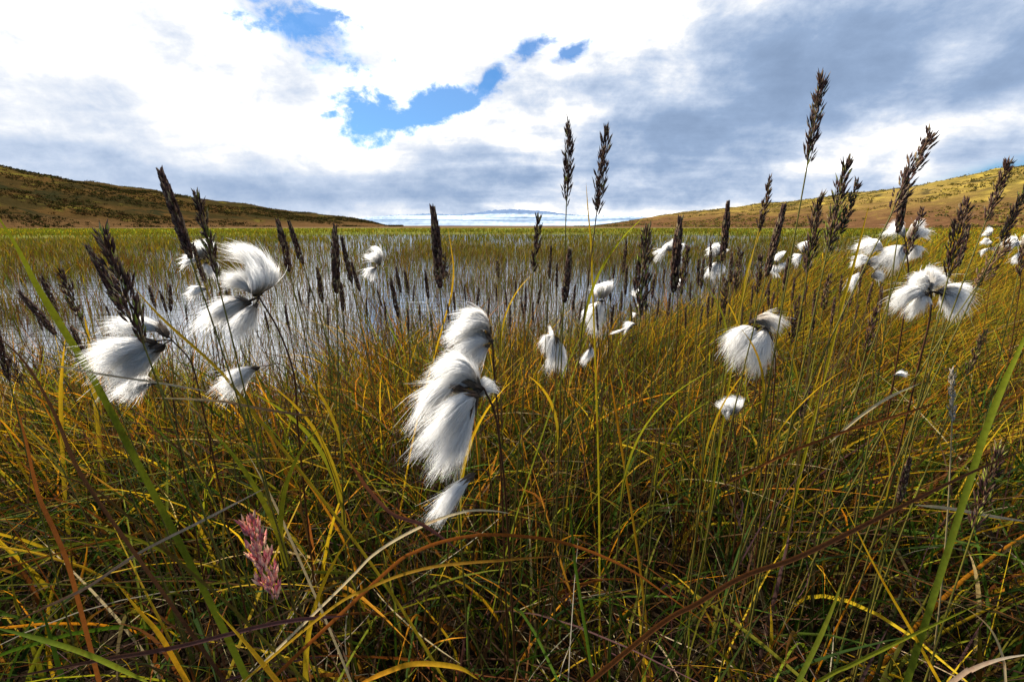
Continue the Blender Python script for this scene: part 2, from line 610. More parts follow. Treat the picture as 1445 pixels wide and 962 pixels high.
def scatter_on(V, count, wmin, wmax):
    """random points on a hill grid, on the side that faces the pond"""
    m = V.shape[:2]
    i = rng.random(count) * (m[0] - 2)
    j = rng.random(count) ** 1.0 * (m[1] * 0.52)
    i0, j0 = i.astype(int), j.astype(int)
    fi, fj = (i - i0)[:, None], (j - j0)[:, None]
    return (V[i0, j0] * (1 - fi) + V[i0 + 1, j0] * fi) * (1 - fj) + (V[i0, j0 + 1] * (1 - fi) + V[i0 + 1, j0 + 1] * fi) * fj


def heath(V, count, pal, size, thr):
    P = scatter_on(V, count, 0, 1)
    dens = fbm(P[:, 0] * 0.045 + 3, P[:, 1] * 0.045 + P[:, 2] * 0.12 + 8, 4)
    P = P[dens + rng.normal(size=len(P)) * 0.05 > thr]
    K = 9
    N = len(P)
    sz = size * (0.5 + rng.random(N) * 1.0)
    cen = P[:, None, :] + rng.normal(size=(N, K, 3)) * sz[:, None, None] * np.array([0.75, 0.5, 0.18]) + np.array([0, 0, 0.25]) * sz[:, None, None]
    cen = cen.reshape(-1, 3)
    s2 = np.repeat(sz, K) * (0.22 + 0.25 * rng.random(N * K))
    u = norm(rng.normal(size=(N * K, 3)))
    v = norm(np.cross(u, rng.normal(size=(N * K, 3))))
    Q = np.stack([cen - u * s2[:, None], cen - v * s2[:, None] * 0.7, cen + u * s2[:, None], cen + v * s2[:, None] * 0.7], 1)
    c = np.repeat(pal[rng.integers(0, len(pal), N)], K, 0) * (0.7 + 0.6 * rng.random((N * K, 1)))
    return Q.reshape(-1, 3), np.arange(N * K * 4).reshape(-1, 4), np.repeat(c, 4, 0)


for V, pal, cnt, sz, thr in ((LH, np.array([(0.020, 0.020, 0.008), (0.030, 0.028, 0.009), (0.050, 0.030, 0.012), (0.040, 0.042, 0.010)]), 20000, 0.7, 0.50),
                        (RH, np.array([(0.06, 0.06, 0.02), (0.15, 0.115, 0.025), (0.20, 0.16, 0.03), (0.09, 0.06, 0.022), (0.08, 0.085, 0.03), (0.19, 0.15, 0.03)]), 16000, 0.65, 0.52)):
    hv, hf, hc = heath(V, cnt, pal, sz, thr)
    o = mesh_obj('heath', hv, hf, M_HEATH, cols=hc, smooth=False)
    tag(o, 'low heath shrubs patching the hillside beyond the marsh', 'heath', kind='stuff')


# ------------------------------------------------------------------ grass masses
PAL = {
    'green': (0.052, 0.100, 0.010), 'deep': (0.024, 0.050, 0.007), 'olive': (0.125, 0.120, 0.010), 'lime': (0.22, 0.245, 0.015),
    'gold': (0.50, 0.315, 0.014), 'orange': (0.48, 0.195, 0.012), 'rust': (0.16, 0.055, 0.014), 'brown': (0.065, 0.032, 0.018),
    'straw': (0.46, 0.36, 0.20), 'grey': (0.30, 0.25, 0.18), 'purple': (0.10, 0.045, 0.05),
}
PA = {k: np.array(v) for k, v in PAL.items()}


def blades(x, y, h, w, lean, droop, base_c, tip_c, segs=6, z0=None, mixpow=1.2, fold=0.35):
    N = len(x)
    s = np.linspace(0, 1, segs + 1)[None, :]
    if z0 is None:
        z0 = ground_z(x, y) - 0.01
    hx = lean[:, :1] * h[:, None] * s ** 1.7
    hy = lean[:, 1:] * h[:, None] * s ** 1.7
    side_w = norm(rng.normal(size=(N, 2)))
    wob = (rng.random((N, 1)) - 0.5) * 0.10 * h[:, None] * np.sin(s * np.pi * (1 + rng.random((N, 1))))
    P = np.stack([x[:, None] + hx + wob * side_w[:, :1], y[:, None] + hy + wob * side_w[:, 1:],
                  z0[:, None] + h[:, None] * (s - droop[:, None] * s ** 3)], -1)
    Wd = w[:, None] * 0.5 * (1 - s ** 3) * (0.75 + 0.25 * np.sin(np.clip(s * 2, 0, 1) * np.pi / 2)) + 1e-5
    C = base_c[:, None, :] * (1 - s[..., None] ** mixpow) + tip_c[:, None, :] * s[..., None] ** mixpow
    ang = rng.random(N) * 2 * np.pi
    side = np.stack([np.cos(ang), np.sin(ang), np.zeros(N)], -1)
    return ribbons(P, Wd, C, side, fold)


def pick(names, probs, N, jit=0.3):
    A = np.array([PAL[k] for k in names])
    c = A[rng.choice(len(names), N, p=np.array(probs) / sum(probs))]
    return c * (1 - jit / 2 + jit * rng.random((N, 1))) * (0.93 + 0.14 * rng.random((N, 3)))


def merge(parts):
    V, F, C, o = [], [], [], 0
    for v, f, c in parts:
        V.append(v)
        F.append(f + o)
        C.append(c)
        o += len(v)
    return np.concatenate(V), np.concatenate(F), np.concatenate(C)


def bank_grass():
    parts = []
    # near bank, around the photographer
    N = 42000
    x = (rng.random(N) - 0.5) * 6.4
    y = 0.30 + rng.random(N) ** 0.9 * 2.6
    clump = fbm(x * 4 + 3, y * 4 + 7, 2)
    keep = (shore(x, y) > -0.12 - 0.15 * rng.random(N)) & (rng.random(N) < np.clip(0.15 + (clump - 0.30) * 2.6, 0.12, 1))
    x, y = x[keep], y[keep]
    N = len(x)
    t = x / np.maximum(y, 0.3)
    h = (0.17 + 0.24 * rng.random(N) ** 0.8) * (0.85 + 0.3 * fbm(x * 3, y * 3, 2))
    h *= np.where(y < 0.55, 0.72, 1.0)
    w = 0.0016 + 0.0040 * rng.random(N) ** 2.4
    lean = rng.normal(size=(N, 2)) * 0.42
    lean[:, 0] += np.clip(t, -0.7, 1.2) * 0.30 + 0.02
    droop = 0.08 + 0.30 * rng.random(N) ** 2
    base = pick(['green', 'deep', 'olive', 'lime', 'rust'], [2.0, 6, 1.6, 0.3, 1.4], N) * 0.42  # base colours darkened, standing in for shade in the gaps between blades
    tip = pick(['green', 'olive', 'lime', 'gold', 'orange', 'rust', 'brown', 'deep', 'straw'], [2, 3.0, 1.5, 3.0, 1.6, 1.8, 2.6, 2.0, 0.3], N, 0.7)
    near_shade = ((rng.random(N) < 0.56) & (y < 0.85 + 0.2 * rng.normal(size=N)))[:, None]  # many of the nearest blades coloured darker to stand in for shade
    tip = np.where(near_shade, pick(['deep', 'brown', 'rust', 'purple', 'green'], [5, 4, 1.2, 0.7, 1.5], N, 0.6) * 0.6, tip)
    ripe = (rng.random((N, 1)) < 0.45)
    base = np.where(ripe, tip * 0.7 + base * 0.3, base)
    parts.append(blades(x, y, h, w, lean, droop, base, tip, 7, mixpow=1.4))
    # broad blades close by
    N = 6000
    x = (rng.random(N) - 0.5) * 4.6
    y = 0.30 + rng.random(N) * 1.1
    keep = shore(x, y) > 0
    x, y = x[keep], y[keep]
    N = len(x)
    h = (0.19 + 0.17 * rng.random(N)) * np.where(y < 0.5, 0.85, 1.0)
    w = 0.0032 + 0.0032 * rng.random(N) ** 1.5
    lean = rng.normal(size=(N, 2)) * 0.55
    lean[:, 0] += np.clip(x / y, -0.8, 1.0) * 0.25
    droop = 0.1 + 0.45 * rng.random(N) ** 1.5
    base = pick(['green', 'deep', 'olive', 'rust'], [3, 5, 1.5, 1.4], N) * 0.6
    tip = pick(['green', 'olive', 'lime', 'gold', 'orange', 'rust', 'brown', 'straw'], [2.4, 3.0, 2.4, 3, 2.0, 2.0, 2.2, 0.4], N)
    near_shade = ((rng.random(N) < 0.58) & (y < 0.85))[:, None]  # shade put into the tip colour of the nearest broad blades too
    tip = np.where(near_shade, pick(['deep', 'brown', 'rust', 'purple', 'green'], [5, 4, 1.2, 0.7, 2], N, 0.6) * 0.65, tip)
    ripe = (rng.random((N, 1)) < 0.4)
    base = np.where(ripe, tip * 0.7 + base * 0.3, base)
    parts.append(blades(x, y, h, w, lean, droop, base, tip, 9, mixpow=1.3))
    # taller sedge crowding the water's edge
    N = 26000
    x = (rng.random(N) - 0.62) * 7.0
    y = 0.8 + rng.random(N) * 3.0
    sh_ = shore(x, y)
    keep = (sh_ > -0.10) & (sh_ < 0.75)
    x, y = x[keep], y[keep]
    N = len(x)
    h = 0.25 + 0.16 * rng.random(N)
    w = 0.0015 + 0.0026 * rng.random(N) ** 2.2
    lean = rng.normal(size=(N, 2)) * 0.26
    droop = 0.05 + 0.2 * rng.random(N) ** 2
    base = pick(['deep', 'olive', 'rust', 'brown'], [4, 2, 1, 2], N) * 0.7
    tip = pick(['olive', 'lime', 'gold', 'orange', 'rust', 'brown', 'deep'], [2.4, 1.6, 2.6, 1.2, 1.6, 3.4, 1.2], N, 0.6)
    parts.append(blades(x, y, h, w, lean, droop, base, tip, 6))
    # dark wiry flowering stems standing above the leaves
    N = 9500
    x = (rng.random(N) - 0.5) * 7.0
    y = 0.45 + rng.random(N) ** 0.8 * 3.4
    keep = shore(x, y) > -0.35
    x, y = x[keep], y[keep]
    N = len(x)
    h = 0.24 + 0.26 * rng.random(N)
    w = 0.0012 + 0.0016 * rng.random(N) ** 2
    lean = rng.normal(size=(N, 2)) * 0.20
    lean[:, 0] += np.clip(x / y, -0.6, 1.0) * 0.18
    droop = 0.03 + 0.12 * rng.random(N) ** 2
    c1_ = pick(['brown', 'rust', 'deep', 'purple'], [4, 1.5, 1.5, 1], N, 0.6) * 0.5
    parts.append(blades(x, y, h, w, lean, droop, c1_ * 0.8, c1_, 6))
    # bank that runs away to the right
    N = 52000
    yy = np.exp(rng.random(N) * (np.log(120) - np.log(1.7)) + np.log(1.7))
    tt = 0.1 + rng.random(N) * 1.5
    x, y = tt * yy, yy
    keep = (shore(x, y) > -0.1)
    x, y = x[keep], y[keep]
    N = len(x)
    dist = np.hypot(x, y)
    h = (0.22 + 0.20 * rng.random(N))
    w = np.maximum(0.0018 + 0.0026 * rng.random(N) ** 2, dist * 0.0010 * (0.6 + rng.random(N)))
    lean = rng.normal(size=(N, 2)) * 0.3
    lean[:, 0] += 0.32
    droop = 0.1 + 0.3 * rng.random(N) ** 2
    base = pick(['green', 'deep', 'olive', 'rust'], [2, 5, 2, 0.8], N) * 0.6
    tip = pick(['olive', 'lime', 'gold', 'orange', 'rust', 'brown', 'deep'], [2.6, 2.6, 3.4, 1.0, 1.2, 1.8, 1.0], N, 0.7)
    ripe = (rng.random((N, 1)) < 0.4)
    base = np.where(ripe, tip * 0.7 + base * 0.3, base)
    parts.append(blades(x, y, h, w, lean, droop, base, tip, 5))
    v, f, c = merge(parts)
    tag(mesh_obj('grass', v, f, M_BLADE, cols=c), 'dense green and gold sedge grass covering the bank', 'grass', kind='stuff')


def dead_grass():
    N = 8500
    x = (rng.random(N) - 0.5) * 5.5
    y = 0.25 + rng.random(N) * 1.7
    keep = shore(x, y) > 0
    x, y = x[keep], y[keep]
    N = len(x)
    L = 0.10 + 0.22 * rng.random(N)
    a = rng.random(N) * 2 * np.pi
    rise = rng.normal(size=N) * 0.35
    z = ground_z(x, y) + 0.01 + 0.17 * rng.random(N) ** 1.6
    s = np.linspace(-0.5, 0.5, 7)[None, :]
    bow = rng.normal(size=(N, 1)) * 0.22
    dx, dy = np.cos(a)[:, None], np.sin(a)[:, None]
    P = np.stack([x[:, None] + L[:, None] * (dx * s - dy * bow * (s * s - 0.25)), y[:, None] + L[:, None] * (dy * s + dx * bow * (s * s - 0.25)),
                  np.maximum(z[:, None] + L[:, None] * (rise[:, None] * s - 0.5 * np.abs(rng.normal(size=(N, 1))) * s * s), 0.0)], -1)
    w = (0.0004 + 0.0008 * rng.random(N) ** 2)[:, None] * (1 - (2 * s) ** 4 * 0.8)
    c = pick(['straw', 'grey', 'brown', 'rust', 'gold', 'purple'], [1.3, 1.3, 4.0, 2.4, 0.8, 1.4], N, 0.8) * 0.55
    C = np.repeat(c[:, None, :], 7, 1)
    v, f, c = ribbons(P, w, C, None, 0.5)
    tag(mesh_obj('dead_grass', v, f, M_DEAD, cols=c), 'bleached dead stems tangled low in the bank grass', 'dead grass', kind='stuff')


def pond_reeds():
    parts = []
    # stems standing in open water
    N = 130000
    y = np.exp(rng.random(N) * np.log(14 / 1.2) + np.log(1.2))
    x = (rng.random(N) * 2 - 1) * 1.5 * y
    patch = fbm(x * 0.9 + 11, y * 0.9 + 3, 3)
    pr = np.clip((patch - 0.40) * 4.0, 0.03, 1) * np.clip(0.46 + (y - 2.0) * 0.07, 0.46, 0.95)
    keep = (shore(x, y) < 0.1) & (rng.random(N) < pr)
    x, y = x[keep], y[keep]
    N = len(x)
    dist = np.hypot(x, y)
    h = (0.10 + 0.17 * rng.random(N)) + 0.03
    w = np.maximum(0.0016 + 0.0014 * rng.random(N), dist * 0.0007 * (0.6 + rng.random(N)))
    lean = rng.normal(size=(N, 2)) * 0.22
    droop = 0.05 + 0.3 * rng.random(N) ** 2
    base = pick(['brown', 'olive', 'rust', 'green'], [2, 3, 1.2, 1.4], N)
    tip = pick(['olive', 'rust', 'brown', 'grey', 'gold', 'lime'], [1.6, 2.2, 3.8, 0.8, 0.5, 0.2], N) * 0.8
    parts.append(blades(x, y, h, w, lean, droop, base, tip, 4, np.full(N, WATER_Z - 0.03), fold=0))
    # fen closing up towards the far side
    N = 130000
    y = np.exp(rng.random(N) * np.log(95 / 4.6) + np.log(4.6))
    x = (rng.random(N) * 2 - 1) * 1.5 * y
    patch = fbm(x * 0.16 + 2, y * 0.16 + 5, 3)
    keep = (shore(x, y) < 0.5) & (rng.random(N) < np.clip((patch - 0.3) * 4, 0.3, 1) * np.clip((y - 3.5) / 4, 0.25, 1))
    x, y = x[keep], y[keep]
    N = len(x)
    dist = np.hypot(x, y)
    h = 0.17 + 0.16 * rng.random(N)
    w = dist * 0.0011 * (0.5 + rng.random(N))
    lean = rng.normal(size=(N, 2)) * 0.22
    droop = 0.05 + 0.3 * rng.random(N) ** 2
    k = np.clip((y - 6) / 22, 0, 1)[:, None]
    base = pick(['olive', 'green', 'brown'], [3, 1, 1.5], N)
    tip = pick(['olive', 'rust', 'brown', 'grey', 'gold'], [3, 1.6, 1.6, 1.2, 0.7], N) * (1 - k) + pick(['olive', 'lime', 'green', 'gold'], [4, 1.6, 0.8, 1.0], N) * k
    zz_ = np.where(dist > 30, ground_z(x, y) - 0.01, WATER_Z - 0.03)
    parts.append(blades(x, y, h, w, lean, droop, base, tip, 3, zz_, fold=0))
    v, f, c = merge(parts)
    tag(mesh_obj('reeds', v, f, M_REED, cols=c), 'fine olive brown reeds standing in the shallow pond', 'reeds', kind='stuff')


bank_grass()
dead_grass()
pond_reeds()


# ------------------------------------------------------------------ seed heads on stems
DARK = np.array([(0.046, 0.019, 0.013), (0.066, 0.028, 0.017), (0.028, 0.012, 0.009), (0.100, 0.047, 0.025)])
PALE_TIP = np.array([(0.26, 0.17, 0.10), (0.12, 0.06, 0.05), (0.06, 0.03, 0.03), (0.34, 0.26, 0.12)])
GREENISH = np.array((0.22, 0.24, 0.03))
PINK = np.array([(0.46, 0.12, 0.13), (0.32, 0.08, 0.09), (0.55, 0.24, 0.18), (0.62, 0.38, 0.24)])
TAWNY = np.array([(0.14, 0.075, 0.035), (0.10, 0.05, 0.03), (0.20, 0.12, 0.05), (0.08, 0.04, 0.025)])
WHITISH = np.array([(0.33, 0.28, 0.22), (0.24, 0.20, 0.15), (0.38, 0.33, 0.28), (0.20, 0.16, 0.10)])


def frame(ax):
    a = norm(np.cross(ax, np.array([0.2, -0.9, 0.35])))
    return a, norm(np.cross(ax, a))


def head_mesh(A, rad, style, pal, green):
    """husks packed round the axis curve A [S,3] running from base to tip"""
    L = np.sum(np.linalg.norm(np.diff(A, axis=0), axis=1))
    S = len(A)
    f = lambda s: np.stack([np.interp(s, np.linspace(0, 1, S), A[:, k]) for k in range(3)], -1)
    ax = norm(A[-1] - A[0])
    u, v = frame(ax)
    Bs, Ts, Rs, Cs, Ce = [], [], [], [], []

    def husk(p, d, l, r, cols):
        Bs.append(p)
        Ts.append(p + d * l)
        Rs.append(np.full(len(p), 1.0) * r)
        Cs.append(cols)
        tips = PALE_TIP if pal is DARK else pal * 1.3
        Ce.append(np.where(rng.random((len(p), 1)) < 0.5, tips[rng.integers(0, 4, len(p))], cols))

    if style == 'spike':
        nh = int(np.clip(L / 0.00042, 90, 260))
        s = np.sort(rng.random(nh)) ** 0.95
        prof = np.clip(s / 0.10, 0.35, 1) * np.clip((1 - s) / 0.38, 0.10, 1) ** 0.8
        ang = np.arange(nh) * 2.399 + rng.normal(size=nh) * 0.3
        rd = u * np.cos(ang)[:, None] + v * np.sin(ang)[:, None]
        hl = min(0.0085, L * 0.11) * (0.75 + 0.5 * rng.random((nh, 1)))
        p = f(s * 0.93) + rd * (rad * prof * 0.55)[:, None]
        d = norm(ax + rd * (0.16 + 0.18 * rng.random((nh, 1))))
        husk(p, d, hl, np.maximum(rad * 0.36, 0.0008), pal[rng.integers(0, 4, nh)] * (0.7 + 0.6 * rng.random((nh, 1))))
    else:
        nb = int(np.clip(L / 0.0042, 14, 30)) if style == 'panicle' else int(np.clip(L / 0.0060, 12, 24))
        for k in range(nb):
            s0 = (k + 0.5 * rng.random()) / nb * 0.90
            prof = (0.55 + 0.45 * min(1, s0 / 0.25)) * (1 - 0.65 * s0 ** 1.5)
            ang = k * 2.399 + rng.normal() * 0.4
            rd = u * math.cos(ang) + v * math.sin(ang)
            bl = L * (0.17 if style == 'panicle' else 0.22) * (0.7 + 0.5 * rng.random()) * (1 - 0.45 * s0)
            spread = rad * prof / max(bl, 1e-4)
            nh = int(9 + 5 * rng.random())
            q = np.linspace(0.15, 1, nh)[:, None]
            p = f(np.full(nh, s0)) + ax * bl * q + rd * (bl * spread * q ** 0.8)
            ra = rng.random(nh) * 6.28
            jr = u * np.cos(ra)[:, None] + v * np.sin(ra)[:, None]
            p = p + jr * rad * 0.16
            d = norm(ax + rd * 0.26 + jr * 0.26)
            hl = min(0.0100, L * 0.10) * (0.75 + 0.5 * rng.random((nh, 1)))
            cc = pal[rng.integers(0, 4, nh)] * (0.7 + 0.6 * rng.random((nh, 1)))
            if green:
                cc = np.where(rng.random((nh, 1)) < green, GREENISH * (0.6 + 0.6 * rng.random((nh, 1))), cc)
            husk(p, d, hl, max(rad * 0.135, 0.0008), cc)
    return spindles(np.concatenate(Bs), np.concatenate(Ts), np.concatenate(Rs), np.concatenate(Cs), np.concatenate(Ce))


def stem_path(P1, dirv, m=14, lean=0.5):
    """from the foot of the head down to the ground, straightening as it goes"""
    zt = max(P1[2], 0.05)
    k = zt / max(abs(dirv[2]), 0.45)
    ctrl = P1 - dirv * k * lean
    root = np.array([ctrl[0] - dirv[0] * k * 0.12, ctrl[1] - dirv[1] * k * 0.12, 0.0])
    root[2] = float(ground_z(root[0], root[1])) - 0.01
    if root[2] < -0.2:
        root[2] = -0.15
    return bez(P1, ctrl, root, np.linspace(0, 1, m)), root


def leaf_on(parent, path, k, side, length, col0, col1, w=0.004, origin=None, up=0.85):
    i = int(k * (len(path) - 1))
    p0 = path[i]
    T = norm(path[max(i - 1, 0)] - path[i])
    out = np.array([side, rng.normal() * 0.5, 0.0])
    p2 = p0 + (T * up + out * 0.35) * length
    p1 = p0 + T * length * 0.55
    s = np.linspace(0, 1, 12)
    P = bez(p0, p1, p2, s)[None]
    Wd = (w * 0.5 * (1 - s ** 3.0) + 1e-5)[None]
    C = (col0[None, :] * (1 - s[:, None]) + col1[None, :] * s[:, None])[None]
    v, f, c = ribbons(P, Wd, C, np.array([[0.8, 0.5, 0.1]]), 0.4)
    mesh_obj('leaf', v, f, M_BLADE, parent, c, origin=origin)


def seed_plant(name, cat, tip, base, length, style, label, group=None, rad=None, pal=DARK, green=0.0, leaves=0, bend=0.0,
               stem_c='olive', lean=0.5, side_heads=(), depth=None):
    pl = math.hypot(tip[0] - base[0], tip[1] - base[1])
    d = depth or length * FOC / pl
    length = d * pl / FOC
    P0, P1 = at(*tip, d), at(*base, d)
    dv = norm(P0 - P1)
    path, root = stem_path(P1 + dv * length * 0.04, dv, lean=lean)
    t = empty(name, root)
    tag(t, label, cat, group, 'thing')
    if rad is None:
        rad = length * (0.050 if style == 'spike' else 0.105)
    rad *= 0.88
    u, v = frame(dv)
    mid = (P0 + P1) / 2 + u * length * (bend + rng.normal() * 0.02)
    A = bez(P1, mid, P0, np.linspace(0, 1, 12))
    hv, hf, hc = head_mesh(A, rad, style, pal, green)
    mesh_obj('seed_head', hv, None, M_SEED, t, hc, hf, smooth=False, origin=root)
    for (tp, bp, rr) in side_heads:
        a, b = at(*tp, d), at(*bp, d)
        A2 = bez(b, (a + b) / 2, a, np.linspace(0, 1, 10))
        hv, hf, hc = head_mesh(A2, rad * rr, style, pal, green)
        mesh_obj('seed_head', hv, None, M_SEED, t, hc, hf, smooth=False, origin=root)
        sv, sf = tube(bez(P1 - dv * 0.01, b - dv * 0.005, b, np.linspace(0, 1, 6)), np.full(6, 0.0005), 5)
        mesh_obj('branch', sv, sf, M_STEM, t, np.tile(PA['olive'], (len(sv), 1)), origin=root)
    full = np.vstack([A[::-1][2:-1], path])
    r0 = max(0.0007, 0.0006 + 0.0002 * length / 0.08)
    rr = np.concatenate([np.linspace(0.0003, r0 * 0.8, len(full) - len(path)), np.linspace(r0 * 0.8, r0 * 1.4, len(path))])
    sv, sf = tube(full, rr, 6)
    c0, c1 = PA[stem_c], PA['brown'] * 0.6 + PA['olive'] * 0.4
    k = np.repeat(np.linspace(0, 1, len(full)), 6)[:, None]
    mesh_obj('stem', sv, sf, M_STEM, t, c0 * (1 - k) + c1 * k, origin=root)
    for q in range(leaves):
        leaf_on(t, path, 0.25 + 0.3 * rng.random() + 0.1 * q, 1 if rng.random() < 0.5 else -1, 0.12 + 0.10 * rng.random(), PA['olive'],
                PA['gold'] if rng.random() < 0.6 else PA['lime'], 0.0045, root)
    return t


SPIKES = 'dark sedge spikes along the water edge'
PANI = 'loose grass seed heads rising from the bank'
